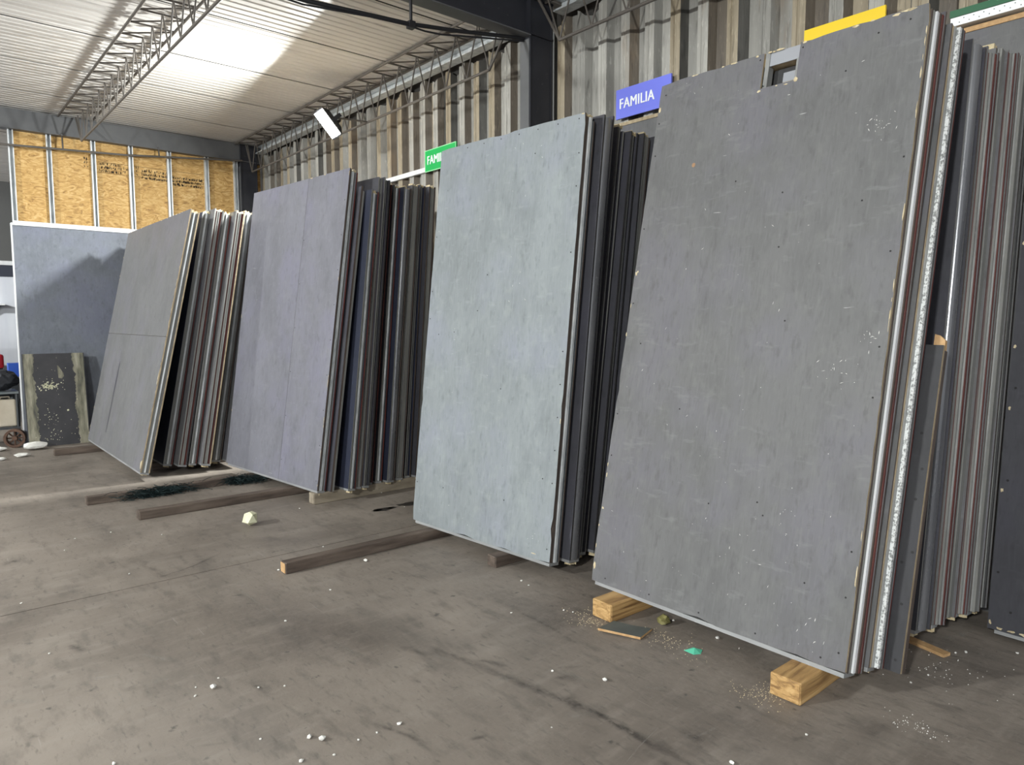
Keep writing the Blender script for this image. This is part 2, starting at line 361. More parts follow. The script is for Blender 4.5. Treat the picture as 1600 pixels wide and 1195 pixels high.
# lattice joists: two top chords, one bottom chord, bent rod webs
def joist(x0, x1, y, half, ztop, zbot, label, pitch=0.335, xb0=None, xb1=None, off=0.0, plate=True):
    o = empty('lattice_joist', ((x0 + x1) / 2, y, zbot), label=label, cat='truss', group='lattice roof joists')
    yl, yr, yb = y - half, y + half, y + off
    rod('top_chord', (x0, yl, ztop), (x1, yl, ztop), 0.013, ROD, o); rod('top_chord', (x0, yr, ztop), (x1, yr, ztop), 0.013, ROD, o)
    a = x0 + 0.35 if xb0 is None else xb0; b = x1 - 0.35 if xb1 is None else xb1
    rod('bottom_chord', (a, yb, zbot), (b, yb, zbot), 0.013, ROD, o)
    rod('end_strut', (x0 + 0.05, yb, ztop), (a, yb, zbot), 0.012, ROD, o); rod('end_strut', (x1 - 0.05, yb, ztop), (b, yb, zbot), 0.012, ROD, o)
    n = int(round((b - a) / pitch)); d = (b - a) / n
    for i in range(n + 1):
        xb = a + i * d
        for sg in (-0.48, 0.48):
            xt = xb + sg * d
            if x0 < xt < x1: rod('web_rod', (xb, yb, zbot), (xt, y, ztop), 0.0072, ROD, o, 6)
        if xb + 0.5 * d < x1:
            rod('cross_bar', (xb + 0.5 * d, yl, ztop), (xb + 0.5 * d, yr, ztop), 0.009, ROD, o, 6)
            rod('cross_brace', (xb - 0.5 * d, yl, ztop - .004), (xb + 0.5 * d, yr, ztop - .004), 0.008, ROD, o, 6)
    return o
joist(XF + 0.1, XC - 0.07, 1.84, 0.19, 4.19, 3.84, 'long lattice roof joist crossing the white ceiling over the open floor')
joist(XF + 0.1, XC - 0.07, 4.06, 0.15, 4.19, 3.76, 'lattice roof joist along the corrugated wall carrying the floodlight', xb0=-10.75, xb1=-5.08)
joist(XC + 0.07, 1.7, 4.06, 0.15, 4.19, 3.76, 'lattice roof joist along the wall above the blue sign', xb0=-4.19, xb1=1.3)
joist(-16.9, XF - 0.1, 1.86, 0.20, 4.19, 3.86, 'distant lattice roof joist beyond the osb wall', pitch=0.5)

# tie pipe under the near beam, with cable and hanger
tp = empty('tie_pipe', (XC, 3, 3.7), label='black steel tie pipe slung below the near roof beam', cat='pipe')
tube('pipe_run', [(XC - .02, 4.06, 3.89), (XC - .02, 3.364, 3.775), (XC - .02, 2.93, 3.714), (XC - .02, 2.138, 3.655), (XC - .02, 0.6, 3.655), (XC - .02, -2, 3.70)], 0.016, BLACK, tp)
rod('hanger_rod', (XC - .02, 2.945, 3.70), (XC - .02, 2.945, 3.90), 0.012, BLACK, tp)
boxobj('clamp', (XC - .045, XC + .005, 2.92, 2.97, 3.685, 3.735), BLACK, tp, True)
c1 = tube('power_cable', [(XC - .01, 4.045, 3.862)] + [(XC - .01, 3.36 - i * .15, 3.735 - 0.02 * math.sin(i) - 0.012 * i) for i in range(0, 4)] + [(XC - .01, 2.6, 3.675), (XC - .01, 2.1, 3.62), (XC - .01, 1.0, 3.66), (XC - .01, -1.5, 3.60)], 0.007, BLACK)
tag(c1, 'thin black cable sagging just under the tie pipe', 'cable')
c2 = tube('brace_rod', [(XC - .16, 3.75, 3.95), (XC - .16, 2.0, 4.0), (XC - .16, 0.5, 4.02)], 0.007, BLACK)
tag(c2, 'thin dark rod running close under the ceiling near the beam', 'rod')
for xx, l in ((-4.572, 'thin grey conduit on the wall, left of the pair right of the column'), (-4.525, 'thin grey conduit on the wall, right of the pair right of the column')):
    tag(rod('wall_conduit', (xx, 4.315, 0), (xx, 4.315, 4.05), 0.008, GALVD), l, 'conduit')
pc = empty('conduit_pipe', (XF + .14, 2.5, 3.74), label='brown conduit pipe crossing in front of the osb boards', cat='conduit')
tube('pipe_run', [(XF + .14, -6, 3.66), (XF + .14, 1.0, 3.73), (XF + .14, 2.4, 3.80), (XF + .14, 4.0, 3.95)], 0.014, ROD, pc)
for y, z in ((1.68, 3.762), (2.84, 3.844)): rod('drop_rod', (XF + .13, y, z), (XF + .10, y, 3.97), 0.010, ROD, pc)

# ------------------------------------------------------------------ floodlights
def floodlight(loc, d, power, label, area=(0.23, 0.30)):
    o = empty('floodlight', loc, d.to_track_quat('-Z', 'Y').to_euler(), label=label, cat='lamp')
    w2, h2 = area[0] / 2, area[1] / 2
    bm = bmesh.new()
    a = [(-w2 - .02, -h2 - .02, -0.004), (w2 + .02, -h2 - .02, -0.004), (w2 + .02, h2 + .02, -0.004), (-w2 - .02, h2 + .02, -0.004)]
    b = [(-w2 * .7, -h2 * .7, 0.07), (w2 * .7, -h2 * .7, 0.07), (w2 * .7, h2 * .7, 0.07), (-w2 * .7, h2 * .7, 0.07)]
    va = [bm.verts.new(p) for p in a]; vb = [bm.verts.new(p) for p in b]
    for i in range(4): bm.faces.new((va[i], va[(i + 1) % 4], vb[(i + 1) % 4], vb[i]))
    bm.faces.new(vb); bm.faces.new(va[::-1])
    obj('housing', bm, BLACK, o)
    boxobj('lens', (-w2, w2, -h2, h2, -0.012, -0.005), flat('floodlight_lens', (1, 1, 1), 0.3, 0, (0.98, 1.0, 0.97), 30.0), o)
    bm = bmesh.new()
    for s in (-1, 1): box(bm, s * (w2 + .028) - .004, s * (w2 + .028) + .004, -0.02, 0.02, 0.0, 0.12)
    box(bm, -w2 - .032, w2 + .032, -0.02, 0.02, 0.112, 0.12); obj('bracket', bm, BLACK, o)
    L = bpy.data.lights.new('flood_light', 'AREA'); L.shape = 'RECTANGLE'; L.size, L.size_y = area; L.energy = power
    L.color = (0.97, 1.0, 0.97)
    lo = bpy.data.objects.new('flood_light', L); COL.objects.link(lo); lo.parent = o; lo.location = (0, 0, -0.02)
    return o
fa = floodlight(LAMP_A, DIR_A, POWER_A, 'lit white floodlight hanging from the joist by the corrugated wall')
bq = LAMP_A - DIR_A * 0.115
rod('mount_arm', bq, (LAMP_A.x, 4.055, 3.762), 0.010, ROD, fa)
floodlight(Vector((-12.6, -4.5, 3.9)), Vector((-.62, .72, -.32)).normalized(), 420.0, 'added unseen floodlight brightening the neighbouring hall', (0.36, 0.26))  # unseen helper lamp, added to brighten the hall's white wall
tag(rod('lamp_mast', (-12.5, -4.62, 4.0), (-12.5, -4.62, ZC), 0.015, BLACK), 'added drop rod for the unseen floodlight of the neighbouring hall', 'rod')  # added only to hang the helper lamp
floodlight(LAMP_B, DIR_B, POWER_B, 'lit floodlight across the hall behind the viewer', (0.36, 0.26))
tag(rod('lamp_mast', (LAMP_B.x, LAMP_B.y - 0.14, 4.03), (LAMP_B.x, LAMP_B.y - 0.14, ZC), 0.015, BLACK), 'black drop rod holding the floodlight across the hall', 'rod')
floodlight(LAMP_C, DIR_C, POWER_C, 'lit floodlight across the hall to the right of the viewer', (0.36, 0.26))
tag(rod('lamp_mast', (LAMP_C.x + .04, LAMP_C.y - 0.14, 4.0), (LAMP_C.x + .04, LAMP_C.y - 0.14, ZC), 0.015, BLACK), 'black drop rod holding the right floodlight', 'rod')

# ------------------------------------------------------------------ wall rail, cladding and signs
rail = empty('sign_rail', (-6.6, YW - 0.05, 3.12), label='white metal rail on the wall below the green sign', cat='rail')
bm = bmesh.new(); box(bm, -7.6, -5.5, 4.306, 4.335, 3.125, 3.175); box(bm, -7.6, -5.5, 4.302, 4.306, 3.125, 3.135); obj('rail_body', bm, WHITE, rail, True)
rail2 = empty('sign_rail', (-0.4, YW - 0.05, 3.1), label='white perforated rail on the wall above the rightmost panels', cat='rail')
boxobj('rail_body', (-1.46, 1.2, 4.27, 4.335, 3.085, 3.128), flat('bright_white_rail', (0.86, 0.88, 0.89), 0.4), rail2, True)
bm = bmesh.new()
for i in range(26):
    for zz in (3.097, 3.114):
        xx = -1.42 + i * 0.045 + (0.02 if zz > 3.1 else 0)
        box(bm, xx, xx + 0.004, 4.2685, 4.271, zz, zz + 0.004)
o = obj('perforations', bm, HOLE, rail2, True); o['kind'] = 'stuff'
for x0, x1, l in ((-4.35, -1.9, 'grey cladding board on the wall under the blue sign'), (-1.86, 1.2, 'grey cladding board on the wall behind the rightmost panels')):
    cb = empty('cladding_board', ((x0 + x1) / 2, 4.3, 0), label=l, cat='panel')
    boxobj('face_board', (x0, x1, 4.315, 4.333, 0.0, 3.05), P_DARK, cb, True)
    boxobj('plywood_edge', (x0, x1, 4.308, 4.335, 3.05, 3.075), E_TAN if x0 < -2 else TIMBEND, cb, True)
def sign(label, x0, x1, z0, z1, col, txt=None, tx=0, tz=0, size=0.1, tw=None, edge=None):
    s = empty('wall_sign', ((x0 + x1) / 2, 4.3, z0), label=label, cat='sign')
    sbd = boxobj('sign_board', (x0, x1, 4.285, 4.300, z0, z1), col, s, True)
    if edge:
        bm = bmesh.new(); t = 0.008
        for b in ((x0, x1, z0, z0 + t), (x0, x1, z1 - t, z1), (x0, x0 + t, z0 + t, z1 - t), (x1 - t, x1, z0 + t, z1 - t)): box(bm, b[0], b[1], 4.2838, 4.285, b[2], b[3])
        obj('sign_border', bm, edge, s, True)
    if txt:
        me = text_mesh(txt, size); me.materials.clear(); me.materials.append(flat('sign_white', (0.9, 0.92, 0.95), 0.5))
        xs = [v.co.x for v in me.vertices]; k = (tw / (max(xs) - min(xs))) if tw else 1.0
        t = bpy.data.objects.new('lettering', me); t.location = (tx, 4.2830, tz); t.rotation_euler = (R(90), 0, 0); t.scale = (k, 1, 1)
        link(t, sbd)
    return s
SBLUE = flat('sign_blue', (0.17, 0.20, 0.78), 0.4); SGREEN = flat('sign_green', (0.0, 0.42, 0.085), 0.4); SYEL = flat('sign_yellow', (0.90, 0.62, 0.01), 0.4)
sign('blue wall sign reading FAMILIA behind the second stack', -3.79, -3.27, 3.10, 3.32, SBLUE, 'FAMILIA', -3.755, 3.172, 0.108, 0.335)
sign('green wall sign with white lettering left of the column', -6.46, -5.90, 3.112, 3.335, SGREEN, 'FAMILIAR', -6.415, 3.185, 0.125, 0.455, edge=flat('sign_green_rim', (0.35, 0.75, 0.42), 0.5))
sign('yellow wall sign peeking over the nearest stack', -2.275, -1.80, 3.10, 3.315, SYEL)
sg = sign('narrow dark green sign strip above the perforated rail', -1.47, -0.6, 3.137, 3.172, flat('sign_dark_green', (0.012, 0.11, 0.045), 0.4))

# ------------------------------------------------------------------ panels
def ragged(w_, h_, z0, rg, j=0.0015, chips=6, notch=None):
    """outline of a worn plywood sheet in panel coordinates (x, z), counter-clockwise"""
    pts = []
    def side(p, q, n, nx, nz):
        for i in range(n):
            t = i / n; k = rg.uniform(-j, j)
            if rg.random() < chips / (4.0 * n): k -= rg.uniform(0.004, 0.012)
            pts.append((p[0] + (q[0] - p[0]) * t + nx * k, p[1] + (q[1] - p[1]) * t + nz * k))
    c = 0.008
    side((c, z0), (w_ - c, z0), 14, 0, -1); side((w_, z0 + c), (w_, h_ - c), 40, 1, 0)
    if notch:
        n0, n1, nz = notch
        side((w_ - c, h_), (n1, h_), 10, 0, 1)
        pts.extend([(n1, h_), (n1, nz), (n0, nz), (n0, h_)])
        side((n0 - 0.02, h_), (c, h_), 10, 0, 1)
    else:
        side((w_ - c, h_), (c, h_), 18, 0, 1)
    side((0, h_ - c), (0, z0 + c), 40, -1, 0)
    return pts
def sheet(name, outline, y0, y1, face, edge, parent):
    bm = bmesh.new(); prism(bm, outline, 'y', y0, y1, 1); bm.normal_update()
    for f in bm.faces:
        if len(f.verts) > 6 or abs(f.normal.y) > 0.9: f.material_index = 0
    return obj(name, bm, [face, edge], parent)
def rect(w0, w1, z0, z1): return [(w0, z0), (w1, z0), (w1, z1), (w0, z1)]
def strip_box(name, w_, y0, y1, xo, z0, z1, mat, parent):
    return boxobj(name, (w_ - 0.05, w_ + xo, y0, y1, z0, z1), mat, parent)
def half_tube(name, w_, y0, y1, z0, z1, mat, parent):
    bm = bmesh.new(); c = (y0 + y1) / 2; r = (y1 - y0) / 2; pts = [(w_ - 0.05, y0)]
    for i in range(13):
        a = -math.pi / 2 + math.pi * i / 12; pts.append((w_ - 0.012 + math.cos(a) * 0.02, c + math.sin(a) * r))
    pts.append((w_ - 0.05, y1)); prism(bm, pts, 'z', z0, z1)
    return obj(name, bm, mat, parent, smooth=False)

PROF = {  # strips across the panel's edge: (start, end as fraction of the core, x offset, material)
    'white':  [(0.0, .20, -0.004, E_BROWN), (.20, .38, -0.016, E_GREY), (.38, .64, -0.002, WHITE), (.64, .82, -0.010, E_BROWN), (.82, 1.0, -0.014, E_RED)],
    'zinc':   [(0.0, .34, -0.006, E_BROWN), (.34, .42, -0.014, E_GREY), (.42, .70, 0.004, GALV), (.70, 1.0, -0.012, E_DARK)],
    'speck':  [(0.0, .18, -0.004, E_TAN), (.18, .50, -0.016, GALVD), (.50, .86, 0.000, SPECK), (.86, 1.0, -0.02, E_DARK)],
    'galv':   [(0.0, .34, -0.012, E_GREY), (.34, .60, -0.002, GALV), (.60, 1.0, -0.014, GALVD)],
    'double': [(0.0, .26, -0.014, E_GREY), (.26, .38, -0.002, GALV), (.38, .46, -0.016, GALVD), (.46, .58, -0.002, GALV), (.58, 1.0, -0.014, E_GREY)],
    'grey':   [(0.0, .20, -0.014, E_BROWN), (.20, .28, -0.003, GALVD), (.28, 1.0, -0.008, E_GREY)],
    'red':    [(0.0, .20, -0.012, E_RED), (.20, .55, -0.006, E_GREY), (.55, .62, -0.002, GALVD), (.62, 1.0, -0.018, E_RED)],
    'dark':   [(0.0, .40, -0.024, E_DARK), (.40, .60, -0.012, GALVD), (.60, 1.0, -0.024, E_DARK)],
    'tan':    [(0.0, .38, -0.010, E_GREY), (.38, .60, -0.002, GALV), (.60, 1.0, -0.012, E_GREY)],
}
def panel(label, group, br, z0, yaw, lean, w_, h_, t, prof, face, fe, be, front=None, seed=0, screws=True, chips=0, skin=0.013, drop=0.018, stag=0.0):
    rec = 0.2 if stag else 1.0
    """a partition panel: origin at its bottom left front corner; local x along the wall, y into the stack"""
    yw = R(yaw); bl = (br[0] - w_ * math.cos(yw), br[1] - w_ * math.sin(yw), z0)
    o = empty('partition_panel', bl, (-R(lean), 0, yw), label=label, cat='panel', group=group)
    rg = random.Random(seed)
    if front: front(o, w_, h_, t, face, fe, rg)
    else: sheet('front_skin', rect(0, w_, drop, h_ - rg.uniform(0, 0.02)), 0, skin, face, fe, o)
    sheet('back_skin', rect(0, w_ + stag - rg.uniform(0, .006), drop, h_ - rg.uniform(0, 0.03)), t - skin, t, face, be, o)
    a, b = skin + 0.0005, t - skin - 0.0005
    zt = h_ - rg.uniform(0.012, 0.03)
    if prof == 'tube':
        half_tube('edge_tube', w_ + stag * 0.5, a, b, 0.02, zt, TUBE, o)
    else:
        for s0, s1, xo, m in PROF[prof]:
            strip_box('edge_channel', w_, a + (b - a) * s0, a + (b - a) * s1, xo * rec + stag * (s0 + s1) / 2, 0.02, zt, m, o)
    boxobj('left_stud', (0.0, 0.045, a, b, 0.02, zt), GALVD, o)
    boxobj('bottom_track', (0.03, w_ - 0.004, 0.004, t - 0.004, 0.0, drop), TRACK, o)
    boxobj('top_rail', (0.046, w_ - 0.052, a, b, zt - 0.045, zt - rg.uniform(0, 0.012)), E_TAN, o)
    if rg.random() < 0.75:   # broken wooden plug at the foot of the edge and at its top
        bm = bmesh.new(); n = 7
        pts = [(w_ - 0.045 + 0.04 * (i % 2) * rg.uniform(.5, 1) + (0.0 if i in (0, n) else 0.004), a + (b - a) * (0.15 + 0.7 * i / n)) for i in range(n + 1)]
        prism(bm, pts + [(w_ - 0.049, b - 0.002), (w_ - 0.049, a + 0.002)], 'z', -0.022 * rg.random() - 0.002, 0.0195)
        obj('foot_plug', bm, SPLINT, o)
    if rg.random() < 0.6:
        bm = bmesh.new(); n = 6
        pts = [(a + (b - a) * i / n, zt + rg.uniform(0.004, 0.03)) for i in range(n + 1)]
        prism(bm, [(a, zt + 0.001)] + pts + [(b, zt + 0.001)], 'x', w_ - 0.07, w_ - 0.012); obj('splintered_top', bm, SPLINT, o)
    return o
def screws_on(o, w_, h_, pts, r=0.0042):
    bm = bmesh.new()
    for x_, z_ in pts:
        v = [bm.verts.new((x_ + r * math.cos(a * math.pi / 4), -0.0012, z_ + r * math.sin(a * math.pi / 4))) for a in range(8)]
        v2 = [bm.verts.new((p.co.x, 0.001, p.co.z)) for p in v]
        bm.faces.new(v[::-1])
        for i in range(8): bm.faces.new((v[i], v[(i + 1) % 8], v2[(i + 1) % 8], v2[i]))
    s = obj('screw_heads', bm, HOLE, o); s['kind'] = 'stuff'; return s
def chips_on(o, spots, rg):
    bm = bmesh.new()
    for (x_, z_, rx, rz) in spots:
        n = 9; ph = rg.random()
        v = [bm.verts.new((x_ + rx * rg.uniform(.45, 1.1) * math.cos(2 * math.pi * (i + ph) / n), -0.0014, z_ + rz * rg.uniform(.45, 1.1) * math.sin(2 * math.pi * (i + ph) / n))) for i in range(n)]
        v2 = [bm.verts.new((p.co.x, 0.001, p.co.z)) for p in v]
        bm.faces.new(v[::-1])
        for i in range(n): bm.faces.new((v[i], v[(i + 1) % n], v2[(i + 1) % n], v2[i]))
    s = obj('chipped_paint', bm, SPLINT, o); s['kind'] = 'stuff'; return s
def edge_spots(w_, h_, rg, n=26, right=True):
    out = []
    for i in range(n):
        z_ = rg.uniform(0.03, h_ - 0.03); s = rg.random()
        if s < .62: out.append((w_ - rg.uniform(0.002, 0.006), z_, rg.uniform(.0012, .0035), rg.uniform(.006, .05)))
        elif s < .8: out.append((rg.uniform(0.002, 0.008), z_, rg.uniform(.002, .006), rg.uniform(.006, .02)))
        else: out.append((rg.uniform(.05, w_ - .05), h_ - rg.uniform(.002, .006), rg.uniform(.01, .03), rg.uniform(.003, .008)))
    return out

def nicks_on(o, w_, h_, rg, n, clusters=()):
    bm = bmesh.new()
    spots = [(rg.uniform(.03, w_ - .03), rg.uniform(.05, h_ - .1)) for i in range(n)]
    for cx, cz, sp, k in clusters: spots += [(rg.gauss(cx, sp), rg.gauss(cz, sp)) for i in range(k)]
    for x_, z_ in spots:
        a = rg.uniform(0, 3.14); L = rg.choice((.0015, .002, .003, .005, .009)); q = rg.uniform(.0006, .0013)
        ca, sa = math.cos(a), math.sin(a)
        v = [bm.verts.new((x_ + u * ca - t_ * sa, -0.0006, z_ + u * sa + t_ * ca)) for u, t_ in ((-L, 0), (0, -q), (L, 0), (0, q))]
        bm.faces.new(v)
    s = obj('paint_nicks', bm, CRUMB, o); s['kind'] = 'stuff'
# --- nearest stack (right): a notch at the top with a metal box in it
def front_P(o, w_, h_, t, face, fe, rg):
    n0, n1, nz = 0.640, 0.830, 2.665
    root = o; sk = sheet('front_skin', ragged(w_, h_, 0.018, rg, notch=(n0, n1, nz)), 0, 0.013, face, fe, o)
    boxobj('notch_plate', (n0 + 0.022, n1 - 0.002, 0.010, 0.014, 2.777, h_ - 0.004), flat('plate_grey', (0.30, 0.31, 0.34), 0.45), o)
    boxobj('notch_stud', (n0 + 0.008, n0 + 0.03, 0.006, 0.05, nz + 0.002, 2.85), GALVD, o)
    boxobj('notch_side', (n1 - 0.012, n1 - 0.001, 0.004, 0.05, nz + 0.002, 2.776), GALVD, o)
    boxobj('notch_sill', (n0 + 0.031, n1 - 0.013, 0.004, 0.06, nz - 0.008, nz + 0.002), SPLINT, o)
    boxobj('notch_back', (n0 + 0.031, n1 - 0.013, 0.064, 0.072, nz + 0.003, 2.776), E_DARK, o)
    boxobj('notch_lining', (n0 + 0.085, n1 - 0.013, 0.058, 0.0635, nz + 0.003, nz + 0.035), SPLINT, o)
    boxobj('notch_board', (n0 + 0.085, n1 - 0.013, 0.058, 0.0635, nz + 0.036, nz + 0.085), flat('plate_grey', (0.3, 0.31, 0.34)), o)
    o = sk
    screws_on(o, w_, h_, [(rg.choice((0.02, 0.025, w_ - 0.03, w_ - 0.035)), 0.1 + i * 0.21 + rg.uniform(-.03, .03)) for i in range(13)] +
              [(rg.uniform(.1, w_ - .1), rg.uniform(.1, 2.75)) for i in range(12)] + [(0.1 + i * 0.3, 0.05) for i in range(5)] + [(n0 - 0.02, h_ - .03), (n1 + .015, h_ - 0.03), (n0 + 0.012, nz + 0.012), (0.04, 2.78), (1.33, 2.80), (1.2, 2.78)], 0.0042)
    chips_on(o, edge_spots(w_, h_, rg, 34) + [(n0 - 0.005, nz - 0.012, .012, .008), (n1 - .002, nz, .012, .014), (n1 - .05, nz - .012, .012, .004), (n0 + .09, nz - .006, .01, .004),
              (1.27, h_ - .010, .022, .009), (1.31, h_ - .005, .03, .005), (0.012, 0.10, .012, .02), (0.01, 2.70, .012, .02), (0.012, 1.75, .01, .012), (0.02, 1.76, .008, .008), (0.012, 0.42, .008, .01)], rg)
    nicks_on(o, w_, h_, rg, 60, ((1.24, 2.36, .02, 14), (1.28, 2.34, .02, 8), (1.33, 1.40, .02, 14), (1.2, 1.25, .05, 16), (1.05, .6, .05, 10), (.9, .25, .1, 14), (1.2, .12, .1, 12), (.25, 2.72, .04, 5)))
    bm = bmesh.new(); v = [bm.verts.new((.30 + .014 * rg.uniform(.7, 1) * math.cos(i * .785), -.0008, 2.33 + .014 * rg.uniform(.7, 1) * math.sin(i * .785))) for i in range(8)]; bm.faces.new(v)
    obj('rust_spot', bm, M('spot_orange', [(.22, .13, .07), (.34, .20, .11)], 60), o)
GP, GQ, GR, GS = 'panels of the nearest stack', 'panels of the second stack', 'panels of the third stack', 'panels of the farthest stack'
ZP = 0.098
panel('large slate grey panel with a square notch, front of the nearest stack', GP, (-1.232, 2.822), ZP, 0.2, 11.3, 1.405, 2.85, .110, 'white', P_DARK, E_TAN, E_BROWN, front_P, 11, stag=.028)
panel('second panel from the front in the nearest stack, with speckled zinc edge', GP, (-1.193, 2.948), ZP, 0.2, 11.7, 1.40, 2.80, .078, 'speck', P_DARK, E_BROWN, E_RED, seed=12, stag=.034)
panel('third full-height panel of the nearest stack, with a rounded steel edge', GP, (-1.205, 3.480), ZP, 0.2, 6.9, 1.40, 2.77, .105, 'tube', P_CHAR, E_GREY, E_BROWN, seed=13, stag=.032)  # charcoal face: the shade in the gap is painted in
panel('fourth full-height panel of the nearest stack, with grey and red edge', GP, (-1.175, 3.605), ZP, 0.2, 6.6, 1.40, 2.75, .075, 'red', P_DARK, E_GREY, E_RED, seed=14, stag=.032)
panel('fifth full-height panel of the nearest stack, with broad grey edge', GP, (-1.180, 3.735), ZP, 0.2, 6.5, 1.40, 2.79, .085, 'grey', P_DARK, E_GREY, E_RED, seed=15, stag=.032)
panel('sixth full-height panel of the nearest stack, with dull red edge', GP, (-1.150, 3.830), ZP, 0.2, 6.2, 1.40, 2.78, .060, 'red', P_DARK, E_GREY, E_RED, seed=16, stag=.032)
panel('seventh full-height panel of the nearest stack, with plain grey edge', GP, (-1.120, 3.905), ZP, 0.2, 5.9, 1.40, 2.77, .080, 'grey', P_DARK, E_GREY, E_BROWN, seed=17, stag=.032)
panel('rearmost panel of the nearest stack, with brown edge against the wall', GP, (-1.110, 4.000), ZP, 0.2, 5.2, 1.40, 2.76, .060, 'dark', P_DARK, E_BROWN, E_BROWN, seed=18, stag=.032)
# short board slipped into the gap
sb = empty('short_board', (-1.50, 3.036, 0.098), (-R(12.3), 0, 0), label='short dark board standing in the gap of the nearest stack', cat='board')
sheet('face_board', rect(0, 0.40, 0, 1.38), 0, 0.016, P_SHORT, E_TAN, sb)
boxobj('edge_batten', (0.375, 0.402, 0.0165, 0.045, 0.0, 1.36), E_BROWN, sb)
bm = bmesh.new(); prism(bm, [(0.355, 1.36), (0.40, 1.36), (0.398, 1.405), (0.375, 1.425), (0.355, 1.43)], 'y', 0.017, 0.040); obj('wood_tip', bm, TIMBEND, sb)
screws_on(sb, .4, 1.38, [(0.375, 0.05), (0.37, 0.28), (0.35, 0.45), (0.385, 0.50), (0.37, 0.72), (0.38, 0.85), (0.3, .2), (0.36, 1.0)], 0.006)

# --- stack at the right edge of the picture: only its front panel's left end shows
p5 = panel('dark panel standing alone at the right edge behind the nearest stack', 'lone panel', (0.33, 3.955), 0.03, 0.0, 5.5, 1.38, 2.72, .08, 'dark', P_CHAR, E_TAN, E_BROWN, seed=19)  # shade of the nearest stack is put into this face's charcoal paint
chips_on(p5, [(0.01, z, .008, .012) for z in (.05, .7, 1.1, 1.4, 1.9)] + [(0.05 + 0.05 * i, .03, .02, .008) for i in range(3)], random.Random(4))
screws_on(p5, 1.4, 2.7, [(0.025, .3), (0.03, .75), (.028, 1.2), (.04, 1.6), (.09, .12), (.03, 2.1)], 0.006)

# --- second stack
ZQ = 0.072; YQ = 4.4
def front_Q(o, w_, h_, t, face, fe, rg):
    o = sheet('front_skin', ragged(w_, h_, 0.018, rg), 0, 0.013, face, fe, o)
    screws_on(o, w_, h_, [(rg.choice((0.02, w_ - 0.03)), 0.1 + i * 0.2) for i in range(13)] + [(rg.uniform(.1, w_ - .1), rg.uniform(.1, 2.6)) for i in range(9)] + [(w_ - .05 - .17 * i, h_ - .03) for i in range(7)], 0.0042)
    chips_on(o, [(w_ - .004, 0.88, .004, .02), (w_ * .9, 0.05, .02, .004), (w_ - .02, h_ - .005, .015, .005)], rg)
    nicks_on(o, w_, h_, rg, 45, ((1.2, .12, .03, 6), (.75, 2.3, .2, 6), (.1, .1, .02, 4)))
panel('large pale grey panel, front of the second stack', GQ, (-3.020, 2.864), ZQ, YQ, 6.5, 1.36, 2.74, .092, 'zinc', P_LIGHT, E_BROWN, E_BROWN, front_Q, 21)
panel('second panel of the second stack, with a rounded steel edge', GQ, (-2.985, 2.998), ZQ, YQ, 6.3, 1.36, 2.76, .100, 'tube', P_CHAR, E_DARK, E_DARK, seed=22)
panel('third panel of the second stack, with dark edge and pale rim', GQ, (-3.045, 3.145), ZQ, YQ, 7.4, 1.36, 2.74, .075, 'dark', P_CHAR, E_DARK, E_GREY, seed=23)
panel('fourth panel of the second stack, with dark edge', GQ, (-3.020, 3.250), ZQ, YQ, 7.3, 1.36, 2.72, .085, 'dark', P_CHAR, E_DARK, E_DARK, seed=24)
panel('fifth panel of the second stack, just left of the notched panel', GQ, (-3.000, 3.360), ZQ, YQ, 7.1, 1.36, 2.71, .080, 'grey', P_CHAR, E_DARK, E_BROWN, seed=25)
panel('rearmost panel of the second stack, with brown edge', GQ, (-2.990, 3.470), ZQ, YQ, 6.9, 1.36, 2.71, .080, 'dark', P_CHAR, E_BROWN, E_BROWN, seed=26)

# --- third stack
ZR = 0.098; YR_ = 5.6; KR = (1.55 - 0.098) / (1.55 - 0.072)
def front_R(o, w_, h_, t, face, fe, rg):
    j = 1.092 * KR
    sheet('front_skin', rect(0, j - 0.0015, 0.018, h_), 0, 0.013, face, fe, o)
    o = sheet('front_skin', rect(j + 0.0015, w_, 0.018, h_), 0, 0.013, face, fe, o)
    screws_on(o, w_, h_, [(w_ - .03, .1 + .3 * i) for i in range(9)] + [(j + .02, .2 + .4 * i) for i in range(6)])
    chips_on(o, edge_spots(w_, h_, rg, 12), rg)
panel('wide lavender grey panel with a vertical joint, front of the third stack', GR, (-5.640 * KR, 2.600 * KR), ZR, YR_, 8.1, 1.77 * KR, 2.82 * KR, .085 * KR, 'double', P_BLUE, E_BROWN, E_RED, front_R, 31)
b1 = empty('thin_board', (-6.90 * KR, 2.580 * KR, 0.102), (-R(8.15), 0, R(YR_)), label='thin grey board standing on the floor behind the front panel of the third stack', cat='board')
sheet('face_board', rect(0, 1.28, 0, 2.62), 0.0, 0.018, P_CHAR, E_BROWN, b1); boxobj('edge_batten', (1.24, 1.282, 0.0185, 0.034, 0, 2.58), E_GREY, b1)
